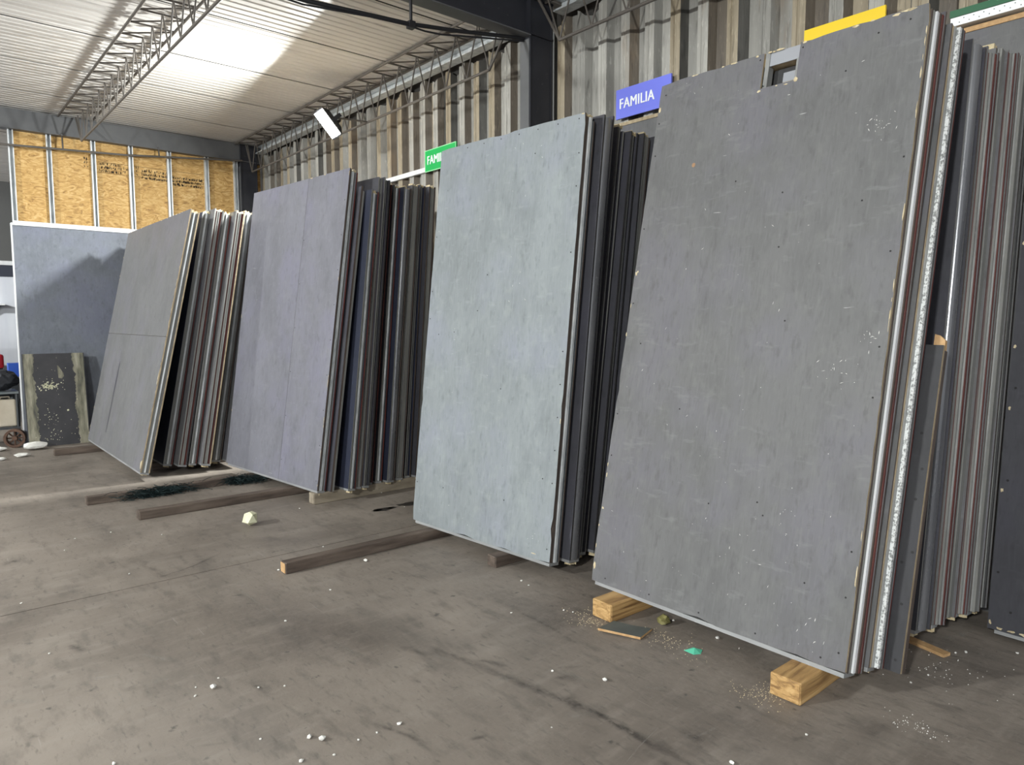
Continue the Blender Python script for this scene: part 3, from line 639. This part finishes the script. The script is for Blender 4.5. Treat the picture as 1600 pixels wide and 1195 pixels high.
spec_R = [
    ('second panel of the third stack, shorter with paired zinc lines', (-5.535, 2.838), 6.6, 2.63, .078, 'double', P_NAVY, E_GREY, E_RED),
    ('third panel of the third stack, with grey edge', (-5.560, 2.925), 6.3, 2.76, .062, 'grey', P_CHAR, E_GREY, E_BROWN),
    ('fourth panel of the third stack, with dark edge', (-5.550, 2.995), 5.9, 2.76, .066, 'dark', P_CHAR, E_GREY, E_DARK),
    ('fifth panel of the third stack, with red edge', (-5.640, 3.078), 5.7, 2.74, .066, 'red', P_CHAR, E_GREY, E_RED),
    ('sixth panel of the third stack, with bright zinc edge', (-5.640, 3.165), 5.5, 2.72, .075, 'galv', P_CHAR, E_GREY, E_RED),
    ('seventh panel of the third stack, with a rounded steel edge', (-5.600, 3.262), 5.2, 2.71, .085, 'tube', P_NAVY, E_GREY, E_BROWN),
    ('eighth panel of the third stack, with plain grey edge', (-5.630, 3.370), 5.0, 2.74, .090, 'grey', P_CHAR, E_GREY, E_BROWN),
    ('ninth panel of the third stack, with dark edge', (-5.660, 3.485), 4.7, 2.75, .072, 'dark', P_NAVY, E_GREY, E_BROWN),
    ('rearmost visible panel of the third stack, next to the pale panel', (-5.620, 3.580), 4.4, 2.74, .080, 'grey', P_CHAR, E_BROWN, E_BROWN)]
for i, (l, br, le, h_, t, pr, fc, fe, be) in enumerate(spec_R):
    panel(l, GR, (br[0] * KR, br[1] * KR), ZR, YR_, le, 1.70 * KR, h_ * KR, t * KR, pr, fc, fe, be, seed=32 + i)

# --- farthest stack
ZS = 0.080
def front_S(o, w_, h_, t, face, fe, rg):
    j = 1.345
    sheet('front_skin', rect(0, w_, j + 0.0015, h_), 0, 0.013, face, fe, o)
    o = sheet('front_skin', rect(0, w_, 0.018, j - 0.0015), 0, 0.013, face, fe, o)
    chips_on(o, edge_spots(w_, h_, rg, 30) + [(w_ - .02, .10, .03, .05), (w_ - .01, 0.95, .01, .05), (w_ - .01, .9, .008, .03)], rg)
    bm = bmesh.new()   # dark water stain
    pts = [(0.93, 1.04), (0.96, 1.0), (0.97, .8), (0.95, .6), (0.95, .4), (0.93, .2), (0.90, .2), (0.91, .5), (0.90, .8)]
    v = [bm.verts.new((x_ - .05, -0.0006, z_)) for x_, z_ in pts]; bm.faces.new(v)
    obj('water_stain', bm, P_CHAR, o)
panel('wide warm grey panel with a horizontal joint, front of the farthest stack', GS, (-7.410, 1.620), ZS, 0.0, 12.4, 2.57, 2.62, .088, 'tan', P_FAR, E_TAN, E_TAN, front_S, 41)
spec_S = [
    ('second panel of the farthest stack, with bright zinc edge', (-7.700, 1.900), 10.6, 2.64, .088, 'galv', P_NAVY, E_GREY, E_RED),  # shade behind the front panel is painted into this navy face
    ('third panel of the farthest stack, with grey and red edge', (-7.560, 2.003), 10.0, 2.65, .090, 'red', P_FAR, E_GREY, E_DARK),
    ('fourth panel of the farthest stack, with thin zinc line', (-7.570, 2.108), 9.7, 2.62, .080, 'galv', P_CHAR, E_GREY, E_RED),
    ('fifth panel of the farthest stack, with raw plywood edge', (-7.460, 2.200), 9.6, 2.63, .095, 'red', P_FAR, E_GREY, E_TAN),
    ('sixth panel of the farthest stack, with white zinc edge', (-7.600, 2.345), 9.3, 2.66, .095, 'galv', P_FAR, E_BROWN, E_BROWN),
    ('rearmost panel of the farthest stack, beside the lavender front panel', (-7.470, 2.460), 9.0, 2.66, .085, 'galv', P_FAR, E_BROWN, E_BROWN)]
for i, (l, br, le, h_, t, pr, fc, fe, be) in enumerate(spec_S):
    panel(l, GS, br, ZS, 0.0, le, 2.45, h_, t, pr, fc, fe, be, seed=42 + i)

# --- far end: grey panel against the wall and a small scuffed board
fp = empty('wall_panel', (-10.60, 1.04, 0), label='tall blue grey panel standing flat against the far wall', cat='panel')
boxobj('face_board', (-10.612, -10.598, 1.046, 2.75, 0.0, 2.70), P_WALL, fp, True)
boxobj('edge_strip', (-10.68, -10.596, 1.034, 1.0455, 0.0, 2.705), WHITE, fp, True)
boxobj('core_frame', (-10.68, -10.613, 1.046, 2.75, 0.0, 2.69), GALVD, fp, True)
boxobj('top_track', (-10.70, -10.596, 1.034, 2.75, 2.706, 2.735), GALV, fp, True)
sc = empty('scuffed_board', (-10.33, 1.05, 0.0), (0, -R(8), 0), label='small black board with foam-stained sides leaning at the far end', cat='board')
WORN = M('scuffed_black_board', [(0.035, 0.035, 0.040), (0.055, 0.054, 0.060)], 5, (1, 1, 1), 5, (0.4, 0.6), 0, 0.1, rnd=False, layers=(
    ((0.5, 0.48, 0.40), 40, (1, 1, 1), 0.70, 0.73, 0.8),))
GLUE = M('dried_glue', [(0.06, 0.06, 0.055), (0.17, 0.165, 0.12), (0.29, 0.275, 0.21), (0.42, 0.40, 0.32)], 4, (1, 4, 0.8), 7, (0.6, 0.8), 0, 0.4)
boxobj('board_face', (-0.016, 0.0, 0.0, 0.66, 0.0, 1.15), WORN, sc)
rg = random.Random(9)
for (y0, y1, nm) in ((0.01, 0.13, 1), (0.54, 0.65, -1)):
    bm = bmesh.new(); n = 70; dr = [0.0]
    for i in range(n): dr.append(dr[-1] * .88 + rg.uniform(-.012, .012))
    a = [bm.verts.new((0.0015, (y0 if nm > 0 else y1), 1.15 * i / n)) for i in range(n + 1)]
    b = [bm.verts.new((0.0015, (y1 + dr[i] if nm > 0 else y0 + dr[i]), 1.15 * i / n)) for i in range(n + 1)]
    for i in range(n): bm.faces.new((a[i], a[i + 1], b[i + 1], b[i]))
    obj('glue_band', bm, GLUE, sc)
bm = bmesh.new()
def fleck(cx, cz, r):
    n = 6; v = [bm.verts.new((0.002, cx + r * rg.uniform(.6, 1) * math.cos(i * 1.047), cz + r * rg.uniform(.6, 1) * math.sin(i * 1.047))) for i in range(n)]; bm.faces.new(v)
for i in range(110): fleck(rg.gauss(0.265, 0.055), rg.gauss(0.745, 0.028), rg.uniform(.004, .011))
for i in range(45): fleck(rg.gauss(0.27, 0.06), rg.uniform(.05, .42), rg.uniform(.003, .007))
for i in range(25): fleck(rg.uniform(.15, .55), rg.uniform(.05, 1.1), rg.uniform(.003, .007))
fleck(0.44, 0.43, .016); o = obj('foam_flecks', bm, FOAM, sc); o['kind'] = 'stuff'
bm = bmesh.new(); v = [bm.verts.new((0.002, y_, z_)) for y_, z_ in ((.36, 1.0), (.375, 0.99), (.42, .9), (.425, .86), (.40, .83), (.365, .84))]; bm.faces.new(v); obj('glue_patch', bm, GLUE, sc)

# ------------------------------------------------------------------ timbers and blocks under the stacks
def timber(name, x, y0, y1, wd, ht, label, mat=TIMBER, end=None, z0=0.0, rot=0.0, grp=None, pack=0):
    o = empty(name, (x, y0, z0), (0, 0, rot), label=label, cat='timber', group=grp)
    bm = bmesh.new(); n = 10; rg = random.Random(label)
    L = y1 - y0; rings = []
    for i in range(n + 1):
        dx, dz = rg.uniform(-.003, .003), rg.uniform(-.003, .001)
        rings.append([bm.verts.new((sx * wd / 2 + dx, L * i / n, (ht + dz if up else 0.0))) for sx, up in ((-1, 0), (1, 0), (1, 1), (-1, 1))])
    for a, b in zip(rings[:-1], rings[1:]):
        for k in range(4): bm.faces.new((a[k], a[(k + 1) % 4], b[(k + 1) % 4], b[k]))
    bm.faces.new(rings[-1])
    bm.faces.new(rings[0][::-1])
    ob = obj('beam', bm, mat, o, bevel=0.006)
    boxobj('cut_end', (-wd / 2 + .005, wd / 2 - .005, -0.003, 0.0, .005, ht - .006), end or mat, ob, bevel=0.001)
    if pack: boxobj('packing_strip', (-wd / 2, wd / 2, pack, L, ht - .001, .097), mat, o)
    return o
timber('support_timber', -4.150, 1.682, 3.95, .075, .071, 'dark timber with freshly cut end, under the left of the pale front panel', end=TIMBEND, grp='floor timbers')
timber('support_timber', -6.035, 1.295, 3.75, .085, .071, 'dark timber reaching out from under the third stack', grp='floor timbers', pack=1.45)
timber('support_timber', -6.805, 1.070, 3.75, .085, .068, 'dark timber tangled with green netting under the third stack', grp='floor timbers', pack=1.45)
timber('support_timber', -3.410, 2.731, 3.95, .085, .071, 'short timber end showing under the middle of the pale front panel', grp='floor timbers')
timber('support_timber', -9.56, 1.21, 2.9, .09, .075, 'dark timber under the left end of the farthest stack', grp='floor timbers')
timber('support_timber', -7.95, 1.85, 2.9, .09, .078, 'dark timber hidden deep under the farthest stack', grp='floor timbers')
timber('support_timber', -5.60, 2.535, 3.75, .10, .096, 'stubby weathered block under the right corner of the third stack', mat=M('weathered_block', [(0.20, 0.165, 0.12), (0.36, 0.31, 0.24)], 8, (3, .5, 3), 6, (.6, .8), 0, .3), grp='floor timbers')
timber('support_timber', -2.415, 2.670, 4.2, .135, .096, 'pine block under the left of the notched panel', mat=PINE, end=PINE, grp='pine support blocks')
timber('support_timber', -1.395, 2.655, 4.2, .135, .096, 'pine block under the right corner of the notched panel', mat=PINE, end=PINE, grp='pine support blocks')
slat = empty('loose_slat', (-1.36, 3.62, 0.0), (0, 0, R(-14)), label='thin wooden slat lying on the floor under the nearest stack', cat='wood')
boxobj('slat_body', (0, 0.26, 0, 0.05, 0.0, 0.014), TIMBEND, slat)

# green netting on the timber: frayed strands
def netting(cx, cy, n, spread, label, seed):
    rg = random.Random(seed); bm = bmesh.new()
    for i in range(n):
        p = Vector((cx + rg.uniform(0.0, .05), cy + rg.gauss(0, spread), rg.uniform(.01, .075)))
        d = Vector((rg.uniform(-.2, .5), rg.uniform(-1, 1), rg.uniform(-.35, .25))).normalized() * rg.uniform(.04, .12)
        q = p + d; q.z = max(.004, min(.10, q.z)); w_ = rg.uniform(.001, .003)
        m_ = (p + q) / 2 + Vector((rg.uniform(-.01, .02), 0, rg.uniform(-.01, .015))); m_.z = max(.004, m_.z)
        a = [bm.verts.new(v + Vector((0, 0, w_))) for v in (p, m_, q)]; b = [bm.verts.new(v - Vector((w_, 0, w_))) for v in (p, m_, q)]
        bm.faces.new((a[0], a[1], b[1], b[0])); bm.faces.new((a[1], a[2], b[2], b[1]))
    o = obj('green_netting', bm, flat('netting_green', (0.012, 0.028, 0.030), 0.7)); tag(o, label, 'netting', kind='stuff'); return o
netting(-6.765, 1.62, 520, .14, 'dark green frayed netting caught on a floor timber, nearer clump', 1)
netting(-6.765, 2.30, 260, .05, 'dark green frayed netting caught on a floor timber, farther clump', 2)
netting(-6.72, 2.45, 140, .05, 'scraps of dark green netting by the third stack', 5)

# ------------------------------------------------------------------ debris
def put(name, me, loc, label, cat, rz=0.0, group=None, scale=(1, 1, 1)):
    o = bpy.data.objects.new(name, me); o.location = loc; o.rotation_euler = (0, 0, rz); o.scale = scale; COL.objects.link(o)
    return tag(o, label, cat, group)
put('foam_lump', lump('foam_lump', .055, FOAM, 5, .34, 1, (1.0, .95, 1.05)), (-5.30, 1.90, 0), 'pale yellow foam lump on the open concrete floor', 'foam')
put('foam_lump', lump('foam_lump', .09, CRUMB, 6, .15, 2, (.9, 1.5, .5)), (-10.16, 1.10, 0), 'white foam lump at the foot of the small black board', 'foam')
put('foam_lump', lump('foam_lump', .07, CRUMB, 7, .2, 2, (.9, 1.8, .4)), (-10.30, 0.72, 0), 'flat white foam piece beside the rusty wheel', 'foam')
put('foam_lump', lump('foam_lump', .045, CRUMB, 8, .2, 2, (.9, 1.8, .5)), (-9.70, 0.92, 0), 'white foam scrap left of the timber at the far end', 'foam')
put('foam_lump', lump('foam_lump', .03, CRUMB, 12, .2, 2, (.9, 1.5, .6)), (-9.60, 0.72, 0), 'small white foam scrap at the left edge of the floor', 'foam')
gs = bmesh.new(); v = [gs.verts.new((x_, y_, z_)) for x_, y_, z_ in ((-.04, -.03, 0), (.02, -.035, .002), (.035, 0, 0), (.02, .035, .004), (-.03, .03, 0), (0, 0, .018))]
for i in range(5): gs.faces.new((v[i], v[(i + 1) % 5], v[5]))
gs.faces.new(v[:5][::-1]); o = obj('plastic_scrap', gs, flat('mint_plastic', (0.10, 0.50, 0.33), .5)); o.location = (-1.89, 2.735, 0); tag(o, 'crumpled mint green plastic scrap on the floor before the notched panel', 'scrap')
put('mossy_lump', lump('mossy_lump', .032, M('moss_green', [(.10, .09, .03), (.26, .24, .09)], 20), 21, .2, 2, (1, 1.1, .8)), (-2.17, 2.87, 0), 'olive green foam lump just under the notched panel', 'foam')
oc = empty('plywood_offcut', (-2.24, 2.635, 0.0), (0, R(2), R(24)), label='dark grey plywood offcut lying flat before the pine block', cat='board')
bm = bmesh.new(); prism(bm, [(-.115, -.055), (.10, -.05), (.125, .075), (.02, .06), (-.07, .065)], 'z', 0.008, 0.020, 1); bm.normal_update()
for f in bm.faces:
    if abs(f.normal.z) > .9 or len(f.verts) == 5: f.material_index = 0
obj('offcut_face', bm, [M('offcut_paint', [(.07, .078, .072), (.115, .125, .115)], 9), TIMBEND], oc)
crumb_me = [lump('foam_crumb', .010, CRUMB, 30 + i, .3, 1, (1, 1.2, .7)) for i in range(4)]
pix = [(-1.87, .86, 1.5), (-2.12, .55, 1.3)]
def gp(px, py):   # floor point seen at a pixel of the photograph
    d = fwd + Vector((math.sin(ANG), math.cos(ANG), 0)) * ((px - 800) / 1108.0)
    up = Vector((math.sin(ANG), math.cos(ANG), 0)).cross(fwd)
    d = d - up * ((py - 597.5) / 1108.0)
    return Vector((0, 0, 1.55)) + d * (-1.55 / d.z)
CR = [(333, 1076, 1.7), (305, 1088, .8), (306, 1074, .5), (484, 1153, 1.2), (503, 1157, 1.6), (624, 1132, 1.2), (471, 1190, 1.0), (341, 1060, .5), (404, 1075, .6), (446, 971, 1.0), (435, 891, .9), (571, 877, 1.5), (505, 855, .8), (117, 842, .8),
      (173, 832, .7), (202, 897, .7), (253, 836, .6), (516, 922, .8), (407, 1155, .6), (522, 1180, .6), (560, 1157, .6), (589, 1145, .6), (445, 1072, .6), (178, 1194, .8), (77, 1022, .7), (33, 943, .8), (101, 860, .6), (881, 954, .7), (895, 957, .6), (799, 958, .8),
      (815, 908, .9), (826, 915, .6), (945, 1064, 1.3), (862, 1137, .5), (863, 1049, .8), (1143, 1193, 1.0), (1260, 1149, .7), (1121, 998, 1.5), (1423, 1067, .6), (1509, 1020, .9), (1493, 1021, .7), (1589, 1021, .9), (1450, 1055, .6), (1052, 970, .7), (468, 795, .7), (632, 792, .6), (596, 770, .9)]
for i, (px, py, s) in enumerate(CR):
    p = gp(px, py); put('foam_crumb', crumb_me[i % 4], (p.x, p.y, 0.0), 'tiny white foam crumb on the floor ' + ('between the second and third stacks' if py < 930 and 420 < px < 660 else 'near the left timbers' if py < 950 and px < 440 else 'before the pale front panel' if py < 960 and px < 910 else 'beside the nearest stack on the right' if px > 1400 else 'before the notched panel' if px > 900 else 'in the left foreground'), 'crumb', i * 1.3, 'white foam crumbs on the floor', (s * .78,) * 3)
def dust(cx, cy, sx, sy, n, label, mat, seed):
    rg = random.Random(seed); bm = bmesh.new()
    for i in range(n):
        x_, y_ = rg.gauss(cx, sx), rg.gauss(cy, sy); r = rg.uniform(.0012, .0032)
        v = [bm.verts.new((x_ + r, y_, 0.0005)), bm.verts.new((x_ - r * .6, y_ + r, .0005)), bm.verts.new((x_ - r * .5, y_ - r, .0005)), bm.verts.new((x_, y_, .0005 + r))]
        for q in ((0, 1, 3), (1, 2, 3), (2, 0, 3)): bm.faces.new([v[k] for k in q])
    tag(obj('sawdust', bm, mat), label, 'sawdust', kind='stuff')
dust(-1.48, 2.62, .05, .05, 160, 'sawdust sprinkled beside the right pine block', SPLINT, 1)
dust(-2.45, 2.62, .07, .05, 160, 'sawdust sprinkled beside the left pine block', SPLINT, 2)
dust(-2.05, 2.72, .12, .05, 140, 'sawdust sprinkled around the mint plastic scrap', SPLINT, 3)
dust(-0.98, 2.86, .05, .03, 60, 'sawdust sprinkled in front of the nearest stack, rightmost patch', CRUMB, 4)
dust(-1.05, 3.45, .12, .12, 60, 'white dust in the shade beside the nearest stack', CRUMB, 6)
# oil stains on the slab between the second and third stack
def stain(cx, cy, rx, ry, seed, label):
    rg = random.Random(seed); bm = bmesh.new(); n = 22
    v = [bm.verts.new((cx + rx * rg.uniform(.6, 1.1) * math.cos(6.283 * i / n), cy + ry * rg.uniform(.6, 1.1) * math.sin(6.283 * i / n), .0006)) for i in range(n)]
    bm.faces.new(v); o = obj('oil_stain', bm, flat('oil_dark', (.028, .024, .021), .35)); o.parent = floor; o['kind'] = 'stuff'
for px, py, rx, ry in ((598, 796, .05, .10), (612, 793, .03, .05), (638, 787, .06, .12), (590, 797, .03, .05)):
    p = gp(px, py); stain(p.x, p.y, rx, ry, int(px), '')

def mark(name, pix, wd, c, amt, seed):
    key = name + '_stain'
    if key not in MATS:
        m = bpy.data.materials.new(key); m.use_nodes = True; nt = m.node_tree; b = nt.nodes['Principled BSDF']
        b.inputs['Base Color'].default_value = (*c, 1); b.inputs['Roughness'].default_value = .6
        tc = nt.nodes.new('ShaderNodeTexCoord'); n = nt.nodes.new('ShaderNodeTexNoise'); n.inputs['Scale'].default_value = 14; n.inputs['Detail'].default_value = 9
        n.inputs['Roughness'].default_value = .75
        mr = nt.nodes.new('ShaderNodeMapRange'); mr.inputs[1].default_value = .40; mr.inputs[2].default_value = .68; mr.inputs[4].default_value = 1
        at = nt.nodes.new('ShaderNodeAttribute'); at.attribute_name = 'wear'
        mu = nt.nodes.new('ShaderNodeMath'); mu.operation = 'MULTIPLY'
        nt.links.new(tc.outputs['Object'], n.inputs['Vector']); nt.links.new(n.outputs['Fac'], mr.inputs[0])
        nt.links.new(mr.outputs[0], mu.inputs[0]); nt.links.new(at.outputs['Fac'], mu.inputs[1]); nt.links.new(mu.outputs[0], b.inputs['Alpha'])
        MATS[key] = m
    P = [gp(*p) for p in pix]; rg = random.Random(seed); bm = bmesh.new(); rows = []; wear = []
    Q = []
    for a, b2 in zip(P[:-1], P[1:]): Q += [a.lerp(b2, t / 4) for t in range(4)]
    Q.append(P[-1]); nQ = len(Q)
    for i, p in enumerate(Q):
        d = (Q[min(i + 1, nQ - 1)] - Q[max(i - 1, 0)]).normalized(); nn = Vector((-d.y, d.x, 0)); k = wd * rg.uniform(.7, 1.2)
        e = math.sin(math.pi * (i + .0) / (nQ - 1)) ** .5 if 0 < i < nQ - 1 else 0.0
        rows.append([bm.verts.new(p + nn * k * u + Vector((0, 0, .0004))) for u in (-1, 0, 1)]); wear += [0, amt * e, 0]
    for a, b2 in zip(rows[:-1], rows[1:]):
        for q in (0, 1): bm.faces.new((a[q], b2[q], b2[q + 1], a[q + 1]))
    o = obj(name, bm, MATS[key]); o.parent = floor; o['kind'] = 'stuff'
    at = o.data.attributes.new('wear', 'FLOAT', 'POINT')
    for i, v in enumerate(wear): at.data[i].value = v
DKM, LTM = (.055, .052, .052), (.42, .39, .35)
mark('skid_mark', [(660, 1005), (760, 1045), (860, 1085), (960, 1130), (1060, 1180)], .035, DKM, .75, 1)
mark('skid_mark', [(880, 1085), (960, 1130), (1020, 1165), (1090, 1200)], .025, DKM, .8, 2)
mark('skid_mark', [(800, 950), (870, 985), (900, 1005)], .015, DKM, .7, 3)
mark('skid_mark', [(240, 905), (300, 885), (350, 862)], .02, DKM, .6, 4)
mark('skid_mark', [(570, 1125), (640, 1150), (690, 1185)], .015, DKM, .6, 5)
mark('skid_mark', [(0, 883), (20, 877), (38, 876)], .04, DKM, .8, 6)
mark('skid_mark', [(200, 870), (225, 880), (262, 905)], .05, DKM, .4, 7)
mark('chalk_scratch', [(365, 915), (400, 940), (445, 970)], .008, LTM, .7, 8)
mark('chalk_scratch', [(520, 1000), (545, 1015), (560, 1022)], .005, LTM, .7, 9)
mark('chalk_scratch', [(975, 1195), (1000, 1165), (1033, 1132)], .003, LTM, .9, 10)
mark('chalk_scratch', [(180, 1075), (190, 1090), (195, 1098)], .006, LTM, .7, 11)
mark('chalk_scratch', [(35, 1045), (60, 1025), (95, 1000)], .02, LTM, .5, 12)
mark('pale_patch', [(590, 830), (640, 810), (680, 800)], .05, LTM, .4, 13)
for i in range(60):
    rg = random.Random(100 + i); px, py = rg.uniform(0, 1500), rg.uniform(880, 1190); a = rg.uniform(-1, 1); L = rg.uniform(15, 60)
    dk = rg.random() < .6; mark('scuff_mark' if dk else 'pale_scuff', [(px, py), (px + L * .5, py + a * L * .2), (px + L, py + a * L * .45)], rg.uniform(.01, .04), DKM if dk else LTM, rg.uniform(.3, .65), i)
# ------------------------------------------------------------------ clutter at the far left
tr = empty('tool_trolley', (-10.95, 0.75, 0), label='dark metal trolley with two shelves left of the far panel', cat='trolley')
DK = flat('trolley_metal', (0.055, 0.06, 0.066), 0.45)
for px, py in ((-11.15, 0.35), (-11.15, 1.0), (-10.75, 0.35), (-10.75, 1.0)): rod('post', (px, py, 0.03), (px, py, 0.66), 0.014, DK, tr)
boxobj('top_shelf', (-11.18, -10.72, 0.32, 1.02, 0.64, 0.665), flat('shelf_grey', (.16, .18, .19), .4, .3), tr, True)
boxobj('lower_shelf', (-11.18, -10.72, 0.32, 1.02, 0.20, 0.225), DK, tr, True)
boxobj('back_panel', (-11.18, -11.165, 0.34, 1.0, 0.226, 0.638), DK, tr, True)
cn = empty('plastic_canister', (-10.88, 0.90, 0.226), label='beige plastic canister on the lower shelf of the trolley', cat='canister')
BEIGE = M('beige_plastic', [(.48, .42, .33), (.60, .54, .44)], 4, (1, 1, 1), 4, (.4, .55), 0, .03)
bm = bmesh.new(); box(bm, -.10, .10, -.10, .10, 0, .34)
for v in bm.verts:
    if v.co.z > .2: v.co.x *= .94; v.co.y *= .94
obj('body', bm, BEIGE, cn, bevel=.02)
bm = bmesh.new(); prism(bm, [(-.08, .335), (-.06, .375), (.03, .375), (.06, .335), (.04, .335), (.02, .36), (-.05, .36), (-.06, .335)], 'x', -.015, .015); obj('handle', bm, BEIGE, cn)
bm = bmesh.new(); bmesh.ops.create_cone(bm, cap_ends=True, segments=16, radius1=.022, radius2=.022, depth=.03, matrix=Matrix.Translation((.05, .06, .353))); obj('cap', bm, DK, cn)
wh = empty('rusty_wheel', (-10.50, 0.935, 0.115), (0, 0, R(-14)), label='rusty iron wheel lying against the small black board', cat='wheel')
RUST = M('rust', [(.06, .032, .022), (.17, .095, .065)], 14, (1, 1, 1), 6, (.7, .9), 0, .5)
bm = bmesh.new()
ring = [(0.085, -.05), (.113, -.05), (.113, .05), (.085, .05)]
N = 24; vs = [[bm.verts.new((yy, r * math.cos(6.2832 * i / N), r * math.sin(6.2832 * i / N))) for r, yy in ring] for i in range(N)]
for i in range(N):
    for k in range(4): bm.faces.new((vs[i][k], vs[(i + 1) % N][k], vs[(i + 1) % N][(k + 1) % 4], vs[i][(k + 1) % 4]))
obj('rim', bm, RUST, wh)
for i in range(8):
    a = i * math.pi / 4; s = rod('spoke', (0, 0, 0), (0, .09 * math.cos(a), .09 * math.sin(a)), .009, RUST); s.parent = wh
bm = bmesh.new(); bmesh.ops.create_cone(bm, cap_ends=True, segments=16, radius1=.032, radius2=.026, depth=.07, matrix=Matrix.Rotation(R(90), 4, 'Y')); obj('hub', bm, RUST, wh)
bag = put('black_bag', lump('black_bag', .20, flat('bag_black', (.022, .024, .03), .5), 44, .10, 3, (.9, 1.0, .65)), (-10.95, 0.86, 0.666), 'slumped black bag on top of the trolley', 'bag')
bb = empty('blue_box', (-11.6, 1.07, 0.0), label='small blue box behind the black bag', cat='box')
boxobj('box_body', (-11.68, -11.52, 1.0, 1.14, 0.80, 0.98), flat('box_blue', (.03, .10, .50), .5), bb, True); boxobj('box_stand', (-11.66, -11.54, 1.02, 1.1, 0, .799), DK, bb, True)
# dark car parked in the neighbouring hall: only its rear corner shows
car = empty('parked_car', (-14.5, 0.2, 0), label='dark parked car with red tail light at the left edge', cat='car')
CARP = flat('car_dark', (.02, .024, .04), .25)
bm = bmesh.new(); prism(bm, [(-13.2, .30), (-13.12, .55), (-13.15, .92), (-13.5, 1.02), (-14.0, 1.42), (-15.4, 1.42), (-16.1, .98), (-16.8, .88), (-16.85, .30)], 'y', -.70, 1.08); obj('body', bm, CARP, car, True, bevel=.05)
boxobj('bumper', (-13.2, -13.06, -.68, 1.06, .42, .74), CARP, car, True, bevel=.04)
boxobj('trim_strip', (-13.3, -13.085, -.66, 1.085, .76, .80), WHITE, car, True, bevel=.01)
boxobj('tail_light', (-13.45, -13.10, .86, 1.09, .83, 1.04), flat('tail_red', (.30, .01, .02), .3), car, True, bevel=.03)
for cx in (-13.9, -16.2):
    for cy in (-.62, .98):
        bm = bmesh.new(); bmesh.ops.create_cone(bm, cap_ends=True, segments=24, radius1=.31, radius2=.31, depth=.2, matrix=Matrix.Translation((cx, cy, .31)) @ Matrix.Rotation(R(90), 4, 'X')); obj('wheel', bm, BLACK, car, True)
sh = empty('wall_shelf', (-16.9, 1.2, 1.8), label='white wall ledge with a dark bracket in the neighbouring hall', cat='shelf')
boxobj('ledge', (-16.99, -16.7, -.6, 1.46, 1.84, 1.87), WHITE, sh, True)
bm = bmesh.new(); prism(bm, [(.9, 1.58), (1.0, 1.58), (1.40, 1.835), (1.15, 1.835)], 'x', -16.9, -16.86); obj('bracket', bm, BLACK, sh, True)
